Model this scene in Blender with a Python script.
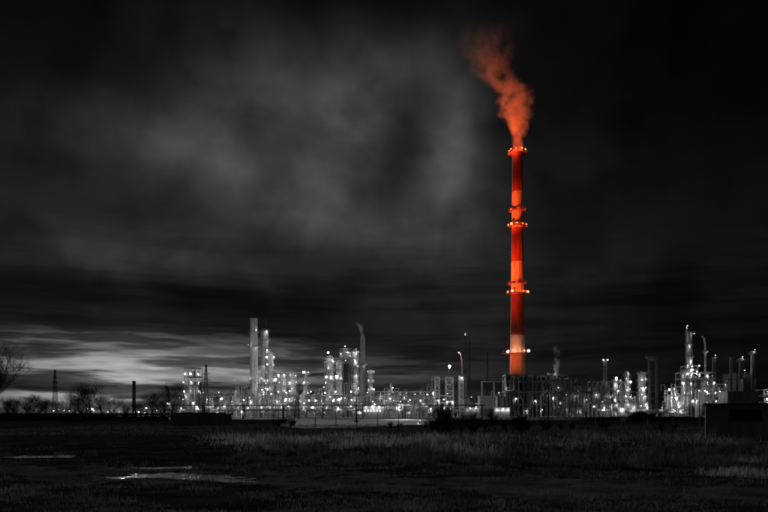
import bpy, math, random
import numpy as np
from mathutils import Vector

for o in list(bpy.data.objects):
    bpy.data.objects.remove(o)
scene = bpy.context.scene
col = scene.collection
R = math.radians
F = 747.0          # focal length in photograph pixels (768 px wide)
HZ = 413.0         # horizon row of the photograph
CH = 2.6           # camera height

# ------------------------------------------------------------------ camera
cam_d = bpy.data.cameras.new('camera')
cam_d.sensor_width = 36.0
cam_d.lens = F / 768.0 * 36.0
cam_d.shift_y = (HZ - 256.0) / 768.0
cam_d.clip_start = 0.1
cam_d.clip_end = 20000
cam = bpy.data.objects.new('camera', cam_d)
cam.location = (0, 0, CH)
cam.rotation_euler = (R(90), 0, 0)
col.objects.link(cam)
scene.camera = cam

# ------------------------------------------------------------------ render and exposure
scene.render.engine = 'CYCLES'
scene.cycles.use_denoising = True
scene.cycles.max_bounces = 5
scene.cycles.diffuse_bounces = 2
scene.cycles.glossy_bounces = 2
scene.cycles.transparent_max_bounces = 8
scene.cycles.volume_bounces = 1
scene.cycles.volume_step_rate = 1.0
scene.cycles.sample_clamp_indirect = 4.0
scene.cycles.use_light_tree = True
scene.cycles.filter_width = 1.9
vs = scene.view_settings
vs.view_transform = 'Standard'
vs.look = 'None'
vs.exposure = 0.0
vs.gamma = 1.0
vs.use_curve_mapping = False

# ------------------------------------------------------------------ sky: last light low on the left, cloud lit from below
SUN_AZ, SUN_EL = -19.0, 10.5
world = bpy.data.worlds.new('World')
scene.world = world
world.use_nodes = True
wt = world.node_tree
wt.nodes.clear()


class NG:
    """small helper that writes shader math"""
    def __init__(self, tree):
        self.t = tree

    def node(self, kind, **kw):
        n = self.t.nodes.new(kind)
        for k, v in kw.items():
            setattr(n, k, v)
        return n

    def put(self, sock, v):
        if isinstance(v, (int, float)):
            sock.default_value = v
        elif isinstance(v, (tuple, list)):
            sock.default_value = v
        else:
            self.t.links.new(v, sock)

    def m(self, op, a, b=0.0, c=0.0, clamp=False):
        n = self.node('ShaderNodeMath', operation=op, use_clamp=clamp)
        self.put(n.inputs[0], a)
        self.put(n.inputs[1], b)
        self.put(n.inputs[2], c)
        return n.outputs[0]

    def vec(self, x, y, z):
        n = self.node('ShaderNodeCombineXYZ')
        for i, v in enumerate((x, y, z)):
            self.put(n.inputs[i], v)
        return n.outputs[0]

    def sep(self, v):
        n = self.node('ShaderNodeSeparateXYZ')
        self.put(n.inputs[0], v)
        return n.outputs

    def noise(self, v, scale=1.0, detail=4.0, rough=0.5, dist=0.0):
        n = self.node('ShaderNodeTexNoise')
        if v is not None:
            self.put(n.inputs['Vector'], v)
        n.inputs['Scale'].default_value = scale
        n.inputs['Detail'].default_value = detail
        n.inputs['Roughness'].default_value = rough
        n.inputs['Distortion'].default_value = dist
        return n.outputs['Fac']

    def smooth(self, v, a, b, lo=0.0, hi=1.0):
        n = self.node('ShaderNodeMapRange', interpolation_type='SMOOTHSTEP')
        self.put(n.inputs['Value'], v)
        for k, x in zip(('From Min', 'From Max', 'To Min', 'To Max'), (a, b, lo, hi)):
            n.inputs[k].default_value = x
        return n.outputs['Result']


g = NG(wt)
tc = g.node('ShaderNodeTexCoord')
dx, dy, dz = g.sep(tc.outputs['Generated'])
az = g.m('MULTIPLY', g.m('ARCTAN2', dx, dy), 57.2958)       # degrees, left is negative
el = g.m('MULTIPLY', g.m('ARCSINE', dz), 57.2958)           # degrees above the horizon
elp = g.m('MAXIMUM', el, 0.0)
sky = g.node('ShaderNodeTexSky', sky_type='NISHITA', sun_disc=False)
sky.sun_elevation = R(SUN_EL)
sky.sun_rotation = R(SUN_AZ)
sky.dust_density = 1.5
bw = g.node('ShaderNodeRGBToBW')
wt.links.new(sky.outputs[0], bw.inputs[0])
# dusk glow hugging the horizon
daz = g.m('SUBTRACT', az, SUN_AZ + 2.0)
glow_az = g.m('EXPONENT', g.m('MULTIPLY', g.m('POWER', g.m('DIVIDE', daz, 18.0), 2.0), -1.0))
glow_el = g.m('EXPONENT', g.m('MULTIPLY', g.m('POWER', g.m('DIVIDE', g.m('MAXIMUM', g.m('SUBTRACT', el, 2.6), 0.0), 2.3), 2.0), -1.0))
glow = g.m('MULTIPLY', bw.outputs[0], g.m('ADD', g.m('MULTIPLY', glow_az, glow_el), 0.004))
# long thin streaks of cloud near the horizon
warp = g.noise(g.vec(g.m('MULTIPLY', az, 0.06), g.m('MULTIPLY', el, 0.3), 3.1), 1.0, 3.0, 0.5)
elw = g.m('ADD', el, g.m('MULTIPLY', g.m('SUBTRACT', warp, 0.5), 1.5))
st1 = g.noise(g.vec(g.m('MULTIPLY', az, 0.035), g.m('MULTIPLY', elw, 0.38), 4.4), 1.0, 5.0, 0.55)
streak = g.smooth(st1, 0.40, 0.55, 0.14, 1.0)
st2 = g.noise(g.vec(g.m('MULTIPLY', az, 0.16), g.m('MULTIPLY', elw, 1.5), 1.7), 1.0, 3.0, 0.5)
streak = g.m('MULTIPLY', streak, g.smooth(st2, 0.32, 0.60, 0.42, 1.0))
for e0, wd, dep in ((2.05, 0.36, 0.70), (6.9, 0.5, 0.35)):
    q = g.m('POWER', g.m('DIVIDE', g.m('SUBTRACT', elw, e0), wd), 2.0)
    streak = g.m('MULTIPLY', streak, g.m('SUBTRACT', 1.0, g.m('MULTIPLY', g.m('EXPONENT', g.m('MULTIPLY', q, -1.0)), dep)))
bank = g.m('EXPONENT', g.m('MULTIPLY', g.m('POWER', g.m('DIVIDE', g.m('SUBTRACT', elw, 8.4), 1.3), 2.0), -1.0))
bank = g.m('SUBTRACT', 1.0, g.m('MULTIPLY', bank, g.smooth(az, 2.0, -12.0, 0.0, 0.62)))
st3 = g.noise(g.vec(g.m('MULTIPLY', az, 0.075), g.m('MULTIPLY', elw, 0.95), 12.6), 1.0, 5.0, 0.55)
streak = g.m('MULTIPLY', streak, g.smooth(st3, 0.43, 0.53, 0.28, 1.1))
fadeh = g.smooth(el, 8.0, 15.0, 1.0, 0.0)
bank = g.m('MULTIPLY', bank, g.m('ADD', 1.0, g.m('MULTIPLY', fadeh, g.smooth(st3, 0.36, 0.6, -0.34, 0.16))))
low = g.m('MULTIPLY', glow, streak)
# billowing upper cloud, lit from below by the plant
px_ = g.m('DIVIDE', az, 10.0)
py_ = g.m('DIVIDE', el, 10.0)
wv = g.node('ShaderNodeTexNoise')
g.put(wv.inputs['Vector'], g.vec(px_, py_, 0.4))
wv.inputs['Scale'].default_value = 1.0
wv.inputs['Detail'].default_value = 4.0
wr, wg, wb = g.sep(wv.outputs['Color'])
azd = g.m('ADD', az, g.m('MULTIPLY', g.m('SUBTRACT', wr, 0.5), 8.0))
eld = g.m('ADD', el, g.m('MULTIPLY', g.m('SUBTRACT', wg, 0.5), 7.0))
tot = None
for (pxx, pyy, rx, ry, amp) in (
        (300, 105, 115, 60, 0.040), (400, 55, 70, 35, 0.024), (205, 150, 95, 32, 0.030), (285, 180, 75, 38, 0.034),
        (345, 140, 50, 50, 0.026), (448, 150, 38, 62, 0.056), (420, 212, 62, 36, 0.032), (335, 226, 95, 28, 0.024),
        (130, 128, 85, 28, 0.014), (240, 225, 270, 80, 0.009), (130, 266, 230, 28, 0.016), (560, 260, 90, 90, 0.004), (388, 128, 22, 50, -0.011)):
    a0 = math.degrees(math.atan((pxx - 384) / F))
    e0 = math.degrees(math.atan((HZ - pyy) / F * math.cos(R(a0))))
    k = 57.2958 / F * math.cos(R(a0)) * math.cos(R(e0))
    qa = g.m('POWER', g.m('DIVIDE', g.m('SUBTRACT', azd, a0), rx * k), 2.0)
    qe = g.m('POWER', g.m('DIVIDE', g.m('SUBTRACT', eld, e0), ry * k), 2.0)
    ga = g.m('MULTIPLY', g.m('EXPONENT', g.m('MULTIPLY', g.m('ADD', qa, qe), -1.0)), amp)
    tot = ga if tot is None else g.m('ADD', tot, ga)
bil = g.noise(g.vec(px_, py_, 5.0), 1.5, 3.5, 0.45, 0.2)
bil2 = g.noise(g.vec(px_, g.m('MULTIPLY', py_, 1.7), 9.0), 2.6, 4.0, 0.5)
tot = g.m('MAXIMUM', tot, 0.0)
patch = g.m('MULTIPLY', tot, g.smooth(bil, 0.34, 0.64, 0.62, 1.25))
patch = g.m('MULTIPLY', patch, g.smooth(bil2, 0.35, 0.65, 0.86, 1.10))
base = g.m('MULTIPLY', g.smooth(bil, 0.3, 0.7, 0.5, 1.3), g.m('MULTIPLY', g.smooth(el, 2.0, 27.0, 0.0095, 0.0028), g.smooth(az, 4.0, 24.0, 1.0, 0.5)))
# added cloud brightness outside the view, to lift surfaces facing the camera
base = g.m('ADD', base, g.m('MULTIPLY', g.smooth(g.m('ABSOLUTE', az), 35.0, 80.0, 0.0, 0.012), g.smooth(bil, 0.3, 0.7, 0.4, 1.4)))
SKY_STRENGTH = 0.1
GLOW = 0.078
upper = g.m('DIVIDE', g.m('ADD', patch, base), SKY_STRENGTH)
total = g.m('ADD', g.m('MULTIPLY', low, GLOW), g.m('MULTIPLY', upper, bank))
bg = g.node('ShaderNodeBackground')
g.put(bg.inputs['Color'], total)
bg.inputs['Strength'].default_value = SKY_STRENGTH
wo = g.node('ShaderNodeOutputWorld')
wt.links.new(bg.outputs[0], wo.inputs[0])

# ------------------------------------------------------------------ the last of the sun
sun_d = bpy.data.lights.new('sun', 'SUN')
sun_d.energy = 0.75
sun_d.angle = R(3)
sun_d.color = (1, 1, 1)
sun = bpy.data.objects.new('sun', sun_d)
sdir = Vector((math.sin(R(SUN_AZ)) * math.cos(R(SUN_EL)), math.cos(R(SUN_AZ)) * math.cos(R(SUN_EL)), math.sin(R(SUN_EL))))
sun.rotation_euler = sdir.to_track_quat('Z', 'Y').to_euler()
col.objects.link(sun)


# ------------------------------------------------------------------ placing
def WX(px, Y):
    return (px - 384.0) / F * Y


def WZ(py, Y):
    return CH + (HZ - py) / F * Y


def GY(py):
    """distance of a point of flat ground seen at this row"""
    return F * CH / (py - HZ)


def S(px, Y):
    return px * Y / F


# ------------------------------------------------------------------ materials
MATS = {}


def mat(name, color, rough=0.8, var=0.25, scale=0.6, metallic=0.0, bump=0.0, coat=0.0, streak_=False, spec=0.3):
    m = bpy.data.materials.new(name)
    m.use_nodes = True
    n = NG(m.node_tree)
    b = m.node_tree.nodes['Principled BSDF']
    c = n.node('ShaderNodeTexCoord')
    vecs = c.outputs['Object']
    if streak_:
        mp = n.node('ShaderNodeMapping')
        mp.inputs['Scale'].default_value = (1.0, 1.0, 0.12)
        n.t.links.new(vecs, mp.inputs[0])
        vecs = mp.outputs[0]
    f1 = n.noise(vecs, scale, 5.0, 0.6)
    f2 = n.noise(vecs, scale * 6.0, 3.0, 0.6)
    k = n.smooth(n.m('ADD', n.m('MULTIPLY', f1, 0.7), n.m('MULTIPLY', f2, 0.3)), 0.3, 0.7, 1.0 - var, 1.0 + var)
    mx = n.node('ShaderNodeMix', data_type='RGBA', blend_type='MULTIPLY')
    mx.inputs[0].default_value = 1.0
    mx.inputs[6].default_value = (*color, 1)
    cb = n.node('ShaderNodeCombineColor')
    for i in range(3):
        n.put(cb.inputs[i], k)
    n.t.links.new(cb.outputs[0], mx.inputs[7])
    n.t.links.new(mx.outputs[2], b.inputs['Base Color'])
    b.inputs['Roughness'].default_value = rough
    b.inputs['Metallic'].default_value = metallic
    b.inputs['Specular IOR Level'].default_value = spec
    if bump:
        bp = n.node('ShaderNodeBump')
        bp.inputs['Strength'].default_value = bump
        bp.inputs['Distance'].default_value = 0.05
        n.put(bp.inputs['Height'], f2)
        n.t.links.new(bp.outputs[0], b.inputs['Normal'])
    MATS[name] = m
    return m


def emit(name, color, strength):
    m = bpy.data.materials.new(name)
    m.use_nodes = True
    t = m.node_tree
    t.nodes.clear()
    e = t.nodes.new('ShaderNodeEmission')
    e.inputs[0].default_value = (*color, 1)
    e.inputs[1].default_value = strength
    o = t.nodes.new('ShaderNodeOutputMaterial')
    t.links.new(e.outputs[0], o.inputs[0])
    MATS[name] = m
    return m


mat('steel', (0.22, 0.22, 0.22), 0.6, 0.5, 0.35, streak_=True)
mat('alu', (0.42, 0.42, 0.42), 0.5, 0.55, 0.55)
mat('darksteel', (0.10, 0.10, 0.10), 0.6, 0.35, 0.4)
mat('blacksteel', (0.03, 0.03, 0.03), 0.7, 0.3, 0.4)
mat('concrete', (0.36, 0.36, 0.36), 0.9, 0.4, 0.3, bump=0.3, streak_=True)
mat('darkconcrete', (0.09, 0.09, 0.09), 0.9, 0.35, 0.5, bump=0.3)
mat('panel', (0.30, 0.30, 0.30), 0.85, 0.3, 0.3, streak_=True)
mat('red_paint', (0.36, 0.05, 0.022), 0.8, 0.65, 0.22, streak_=True)
mat('orange_lit_white', (0.60, 0.35, 0.22), 0.8, 0.6, 0.25, streak_=True)  # white paint with the orange lamplight put into its colour
mat('pale_lit_white', (0.52, 0.34, 0.26), 0.8, 0.5, 0.3, streak_=True)  # white paint again, tinted by the paler pinkish lamps
mat('orange_lit_band', (0.60, 0.17, 0.06), 0.7, 0.3, 0.18, streak_=True)  # lamplight on the lowest band, painted in as orange
mat('rust_steel', (0.22, 0.07, 0.04), 0.7, 0.3, 0.4)
mat('bark', (0.07, 0.07, 0.07), 0.95, 0.3, 3.0)
mat('yard', (0.20, 0.20, 0.20), 0.9, 0.35, 0.05)
mat('pad', (0.34, 0.34, 0.34), 0.9, 0.35, 0.08)
mat('soil', (0.05, 0.05, 0.05), 0.95, 0.4, 0.5)
emit('lamp_dim', (1, 1, 1), 2.4)
emit('lamp_mid', (1, 1, 1), 5.5)
emit('lamp_bright', (1, 1, 1), 16.0)
emit('lamp_orange', (1.0, 0.28, 0.10), 3.5)
emit('lamp_pink', (1.0, 0.62, 0.48), 4.0)
emit('lamp_red', (1.0, 0.12, 0.03), 2.0)


# ------------------------------------------------------------------ mesh building
class MB:
    def __init__(self):
        self.v, self.f, self.mi = [], [], []
        self.cur = 0

    def face(self, idx):
        self.f.append(idx)
        self.mi.append(self.cur)

    def box(self, x0, x1, y0, y1, z0, z1):
        b = len(self.v)
        self.v += [(x, y, z) for z in (z0, z1) for y in (y0, y1) for x in (x0, x1)]
        for q in ((0, 2, 3, 1), (4, 5, 7, 6), (0, 1, 5, 4), (1, 3, 7, 5), (3, 2, 6, 7), (2, 0, 4, 6)):
            self.face(tuple(b + i for i in q))
        return self

    def tube(self, p, q, r0, r1=None, n=6, cap=True):
        r1 = r0 if r1 is None else r1
        p, q = Vector(p), Vector(q)
        d = q - p
        if d.length < 1e-6:
            return self
        d.normalize()
        a = d.cross(Vector((0, 0, 1))) if abs(d.z) < 0.9 else d.cross(Vector((1, 0, 0)))
        a.normalize()
        c = d.cross(a)
        b = len(self.v)
        for (o, r) in ((p, r0), (q, r1)):
            for i in range(n):
                t = 2 * math.pi * i / n
                self.v.append(tuple(o + a * (r * math.cos(t)) + c * (r * math.sin(t))))
        for i in range(n):
            j = (i + 1) % n
            self.face((b + i, b + j, b + n + j, b + n + i))
        if cap:
            self.face(tuple(b + i for i in reversed(range(n))))
            self.face(tuple(b + n + i for i in range(n)))
        return self

    def path(self, pts, r, n=6):
        for a, b in zip(pts[:-1], pts[1:]):
            self.tube(a, b, r, r, n)
        return self

    def lathe(self, prof, cx=0, cy=0, n=20, close=False):
        """prof: (radius, z) from the bottom upward"""
        b = len(self.v)
        for r, z in prof:
            for i in range(n):
                t = 2 * math.pi * i / n
                self.v.append((cx + r * math.cos(t), cy + r * math.sin(t), z))
        m = len(prof)
        for k in range(m - 1 if not close else m):
            k2 = (k + 1) % m
            for i in range(n):
                j = (i + 1) % n
                self.face((b + k * n + i, b + k * n + j, b + k2 * n + j, b + k2 * n + i))
        if not close:
            if prof[0][0] > 1e-4:
                self.face(tuple(b + i for i in reversed(range(n))))
            if prof[-1][0] > 1e-4:
                self.face(tuple(b + (m - 1) * n + i for i in range(n)))
        return self

    def build(self, name, mats, parent=None, smooth=False, loc=None):
        me = bpy.data.meshes.new(name)
        me.from_pydata(self.v, [], self.f)
        if isinstance(mats, str):
            mats = [mats]
        for k in mats:
            me.materials.append(MATS[k])
        me.polygons.foreach_set('material_index', self.mi)
        if smooth:
            me.polygons.foreach_set('use_smooth', [True] * len(self.f))
        me.update()
        return link(name, me, parent, loc)


def link(name, me, parent=None, loc=None):
    o = bpy.data.objects.new(name, me)
    col.objects.link(o)
    if parent is not None:
        o.parent = parent
    if loc is not None:
        o.location = loc
    return o


def tag(o, label=None, cat=None, group=None, kind=None):
    if label:
        o['label'] = label
    if cat:
        o['category'] = cat
    if group:
        o['group'] = group
    if kind:
        o['kind'] = kind
    return o


def thing(name, label, cat, loc, group=None, rz=0.0):
    o = bpy.data.objects.new(name, None)
    o.empty_display_size = 0.5
    col.objects.link(o)
    o.location = loc
    o.rotation_euler = (0, 0, rz)
    return tag(o, label, cat, group)


# lamp heads: a glowing bulb under a small hood with a bracket
def lamp_mesh(name, emat, r):
    m = MB()
    m.lathe([(0.001, -r), (r * 0.72, -r * 0.7), (r, 0), (r * 0.72, r * 0.7), (0.001, r)], n=8)
    m.cur = 1
    m.lathe([(r * 0.9, r * 0.75), (r * 0.25, r * 1.2), (0.001, r * 1.25)], n=8)
    m.tube((0, 0, r * 1.1), (0, r * 1.6, r * 1.5), r * 0.12, n=5)
    me = bpy.data.meshes.new(name)
    me.from_pydata(m.v, [], m.f)
    me.materials.append(MATS[emat])
    me.materials.append(MATS['darksteel'])
    me.polygons.foreach_set('material_index', m.mi)
    me.update()
    return me


LAMP = {
    'O': lamp_mesh('lamp', 'lamp_orange', 0.46),
    'd': lamp_mesh('lamp', 'lamp_dim', 0.25),
    'm': lamp_mesh('lamp', 'lamp_mid', 0.32),
    'b': lamp_mesh('lamp', 'lamp_bright', 0.36),
    'o': lamp_mesh('lamp', 'lamp_orange', 0.48),
    'p': lamp_mesh('lamp', 'lamp_pink', 0.50),
    'r': lamp_mesh('lamp', 'lamp_red', 0.34),
}


# what each kind of bulb throws on its surroundings (watts, colour)
GLOW_W = {'d': (110, (1, 1, 1)), 'm': (290, (1, 1, 1)), 'b': (700, (1, 1, 1)), 'o': (900, (1.0, 0.16, 0.035)), 'p': (600, (1.0, 0.55, 0.38)), 'r': (120, (1.0, 0.1, 0.02)), 'O': (2000, (1.0, 0.15, 0.04))}
BULB = {}
for k_, (w_, c_) in GLOW_W.items():
    d_ = bpy.data.lights.new('bulb_light', 'POINT')
    d_.energy = w_
    d_.color = c_
    d_.shadow_soft_size = 0.12
    BULB[k_] = d_


lrng = random.Random(3)


def lamp(parent, x, y, z, k='m'):
    o = link('lamp', LAMP[k], parent, (x, y, z))
    q = lrng.choice((0.4, 0.5, 0.65, 0.8, 1.0, 1.2, 1.9))
    o.scale = (q, q, q)
    link('bulb_light', BULB[k], parent, (x, y - 0.05, z - 0.62))
    return o


def bright_head(parent, z, r, watts):
    o = link('lamp_head', lamp_mesh('lamp_head', 'lamp_bright', r), parent, (0, 0, z))
    d = bpy.data.lights.new('bulb_light', 'POINT')
    d.energy = watts
    d.shadow_soft_size = 0.2
    link('bulb_light', d, parent, (0, -0.1, z - r - 0.4))
    return o


def spot(parent, loc, target, energy, size_deg, color=(1, 1, 1), radius=0.6, blend=1.0, name='floodlight_beam'):
    d = bpy.data.lights.new(name, 'SPOT')
    d.energy = energy
    d.spot_size = R(size_deg)
    d.spot_blend = blend
    d.shadow_soft_size = radius
    d.color = color
    o = bpy.data.objects.new(name, d)
    col.objects.link(o)
    o.parent = parent
    o.location = loc
    v = Vector(target) - (Vector(parent.location) + Vector(loc))
    o.rotation_euler = v.to_track_quat('-Z', 'Y').to_euler()
    return o


rng = random.Random(11)

# ================================================================== THE SETTING
# puddles on the dirt track: (row px, col px, half width px, half height px)
PUD = [(147, 466.0, 40, 1.5), (112, 475.3, 20, 0.8), (150, 472.4, 26, 2.4), (185, 475.0, 34, 2.4),
       (222, 478.2, 26, 1.7), (8, 449.4, 34, 1.1), (32, 455.6, 48, 1.7), (74, 453.4, 16, 0.5)]
PUDW = []
for (a, b, rx, ry) in PUD:
    Y = GY(b)
    PUDW.append((WX(a, Y), Y, rx * Y / F, ry * Y * Y / (F * CH)))


def gnoise(x, y):
    """cheap smooth unevenness from sines"""
    z = 0
    for (fx, fy, ph, am) in ((0.9, 0.5, 0.3, 0.020), (-0.6, 1.3, 1.9, 0.016), (2.1, -1.1, 4.0, 0.011), (1.7, 2.6, 2.2, 0.009),
                             (4.3, 1.9, 0.7, 0.006), (-3.7, 4.9, 5.1, 0.010), (7.9, -5.3, 1.1, 0.008), (6.1, 9.7, 3.3, 0.007), (11.3, 4.1, 0.2, 0.006)):
        z = z + am * np.sin(x * fx + y * fy + ph + 0.8 * np.sin(0.37 * y * fy - 0.21 * x * fx))
    return z


def ground_z(x, y):
    x = np.asarray(x, float)
    y = np.asarray(y, float)
    z = gnoise(x, y)
    # a shallow ditch in front of the reeds and a rise they stand on
    z = z - 0.22 * np.exp(-((y - 44 - 0.10 * x) / 5.0) ** 2) * (1 / (1 + np.exp(-(x + 4) / 1.0)))
    z = z + 0.16 * np.exp(-((y - 62) / 10.0) ** 2)
    # wheel ruts of the dirt track
    for off in (-0.9, 0.9):
        d = (y - (31.5 - 0.34 * (x + 10)) - off)
        z = z - 0.03 * np.exp(-(d / 0.35) ** 2)
    fade = np.clip((240 - y) / 150.0, 0, 1)
    z = z * fade
    for (cx, cy, rx, ry) in PUDW:
        q = ((x - cx) / rx) ** 2 + ((y - cy) / ry) ** 2
        z = np.where(q < 6, z * 1.15 - 0.135 * np.exp(-q * 0.6), z)
    return z


def axis(segs):
    out = []
    for a, b, st in segs:
        n = max(1, int(round((b - a) / st)))
        out += [a + (b - a) * i / n for i in range(n)]
    out.append(segs[-1][1])
    return np.array(out)


xs = axis([(-9000, -2000, 1400), (-2000, -400, 200), (-400, -100, 25), (-100, -34, 3), (-34, 2, 0.16), (2, 36, 0.35), (36, 110, 4), (110, 400, 30), (400, 2000, 200), (2000, 9000, 1400)])
ys = axis([(-200, 8, 26), (8, 26, 0.4), (26, 54, 0.16), (54, 90, 0.6), (90, 250, 6), (250, 900, 40), (900, 3000, 300), (3000, 12000, 1500)])
gx, gy = np.meshgrid(xs, ys)
gz = ground_z(gx, gy)
verts = np.stack([gx, gy, gz], -1).reshape(-1, 3)
nx, ny = len(xs), len(ys)
ii = (np.arange(ny - 1)[:, None] * nx + np.arange(nx - 1)[None, :]).reshape(-1)
quads = np.stack([ii, ii + 1, ii + nx + 1, ii + nx], -1)


def np_mesh(name, verts, faces, matnames, parent=None, smooth=False):
    me = bpy.data.meshes.new(name)
    k = faces.shape[1]
    me.vertices.add(len(verts))
    me.vertices.foreach_set('co', np.ascontiguousarray(verts, dtype=np.float32).reshape(-1))
    me.loops.add(len(faces) * k)
    me.loops.foreach_set('vertex_index', np.ascontiguousarray(faces, dtype=np.int32).reshape(-1))
    me.polygons.add(len(faces))
    me.polygons.foreach_set('loop_start', np.arange(0, len(faces) * k, k, dtype=np.int32))
    me.polygons.foreach_set('loop_total', np.full(len(faces), k, dtype=np.int32))
    if smooth:
        me.polygons.foreach_set('use_smooth', np.ones(len(faces), dtype=bool))
    for m_ in matnames:
        me.materials.append(MATS[m_])
    me.update(calc_edges=True)
    return link(name, me, parent)


def ground_material(mname, lo_, hi_):
    m = bpy.data.materials.new(mname)
    m.use_nodes = True
    n = NG(m.node_tree)
    b = m.node_tree.nodes['Principled BSDF']
    c = n.node('ShaderNodeTexCoord').outputs['Object']
    f1 = n.noise(c, 0.35, 6.0, 0.65)
    f2 = n.noise(c, 5.0, 5.0, 0.7)
    k = n.m('ADD', n.smooth(f1, 0.35, 0.65, 0.0, 0.6), n.m('MULTIPLY', f2, 0.5))
    rp = n.node('ShaderNodeValToRGB')
    rp.color_ramp.elements[0].color = (lo_, lo_, lo_, 1)
    rp.color_ramp.elements[1].color = (hi_, hi_, hi_, 1)
    n.put(rp.inputs[0], k)
    n.t.links.new(rp.outputs[0], b.inputs['Base Color'])
    b.inputs['Roughness'].default_value = 0.95
    b.inputs['Specular IOR Level'].default_value = 0.0
    bp = n.node('ShaderNodeBump')
    bp.inputs['Strength'].default_value = 0.9
    bp.inputs['Distance'].default_value = 0.06
    n.put(bp.inputs['Height'], f2)
    n.t.links.new(bp.outputs[0], b.inputs['Normal'])
    MATS[mname] = m


ground_material('field_soil', 0.018, 0.08)
ground_material('track_soil', 0.045, 0.22)
gobj = tag(np_mesh('ground', verts, quads, ['field_soil', 'track_soil'], smooth=True), kind='structure')
qx, qy = verts[quads].mean(1)[:, 0], verts[quads].mean(1)[:, 1]
wob = 1.1 * np.sin(qx * 0.7 + np.sin(qy * 0.9)) + 0.7 * np.sin(qx * 1.9 + 1.2 * qy) + 0.35 * np.sin(qx * 5.1 - 3.3 * qy)
dtr = np.abs(qy - (31.5 - 0.34 * (qx + 10))) + wob
gobj.data.polygons.foreach_set('material_index', (((dtr < 3.2) & (qy < 60)).astype(np.int32)))


def water_material():
    m = bpy.data.materials.new('water')
    m.use_nodes = True
    n = NG(m.node_tree)
    b = m.node_tree.nodes['Principled BSDF']
    b.inputs['Base Color'].default_value = (0.012, 0.012, 0.012, 1)
    b.inputs['Roughness'].default_value = 0.03
    b.inputs['IOR'].default_value = 1.33
    b.inputs['Specular IOR Level'].default_value = 0.5
    c = n.node('ShaderNodeTexCoord').outputs['Object']
    f = n.noise(c, 6.0, 3.0, 0.5)
    bp = n.node('ShaderNodeBump')
    bp.inputs['Strength'].default_value = 0.52
    bp.inputs['Distance'].default_value = 0.012
    n.put(bp.inputs['Height'], f)
    n.t.links.new(bp.outputs[0], b.inputs['Normal'])
    MATS['water'] = m


water_material()


def sheet(name, pts, z, m_, kind='structure', label=None):
    me = bpy.data.meshes.new(name)
    me.from_pydata([(x, y, z) for x, y in pts], [], [tuple(range(len(pts)))])
    me.materials.append(MATS[m_])
    me.update()
    return tag(link(name, me), kind=kind, label=label)


WATER = -0.085
sheet('puddle_water', [(-18.5, 28), (-4.6, 28), (-4.6, 41), (-18.5, 41)], WATER, 'water')
sheet('puddle_water', [(-40, 43), (-18.8, 43), (-18.8, 57), (-40, 57)], WATER, 'water')


def gpoly(pix):
    return [(WX(a, GY(b)), GY(b)) for a, b in pix]


# pale paved apron in front of the plant
sheet('paved_apron', gpoly([(278, 426.0), (300, 428.2), (345, 428.0), (405, 425.4), (432, 424.2), (436, 419.0), (292, 419.0)]), 0.012, 'pad')
sheet('plant_yard', [(-175, 322), (420, 322), (520, 690), (-230, 690)], 0.016, 'yard')
sheet('service_road', [(-180, 296), (430, 296), (440, 312), (-185, 312)], 0.024, 'pad')

# ================================================================== PLANT BUILDERS


def ring_platform(parent, z, r0, r1, rail=1.1, n=18, mt='steel', cx=0, cy=0):
    m = MB()
    m.lathe([(r0, z - 0.12), (r1, z - 0.12), (r1, z + 0.08), (r0, z + 0.08)], cx, cy, n, close=True)
    deck = m.build('platform', mt, parent)
    m = MB()
    for h in (0.55, 1.1):
        pts = [(cx + r1 * math.cos(2 * math.pi * i / n), cy + r1 * math.sin(2 * math.pi * i / n), z + h * rail / 1.1) for i in range(n + 1)]
        m.path(pts, 0.05, 4)
    for i in range(0, n, 2):
        t = 2 * math.pi * i / n
        x, y = cx + r1 * math.cos(t), cy + r1 * math.sin(t)
        m.tube((x, y, z), (x, y, z + rail), 0.05, n=4)
        m.tube((x, y, z - 0.1), (cx + r0 * math.cos(t), cy + r0 * math.sin(t), z - 1.0), 0.06, n=4)
    tag(m.build('railing', mt, deck), kind='stuff')
    return deck


def ladder(parent, x, y, z0, z1, mt='steel'):
    m = MB()
    for s in (-0.3, 0.3):
        m.tube((x + s, y, z0), (x + s, y, z1), 0.05, n=4)
    z = z0
    while z < z1:
        m.tube((x - 0.3, y, z), (x + 0.3, y, z), 0.03, n=4)
        if int(z) % 3 == 0:
            pts = [(x + 0.5 * math.cos(a), y - 0.1 - 0.6 * math.sin(a), z) for a in [math.pi * i / 6 for i in range(7)]]
            m.path(pts, 0.035, 4)
        z += 0.9
    return m.build('ladder', mt, parent)


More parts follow.
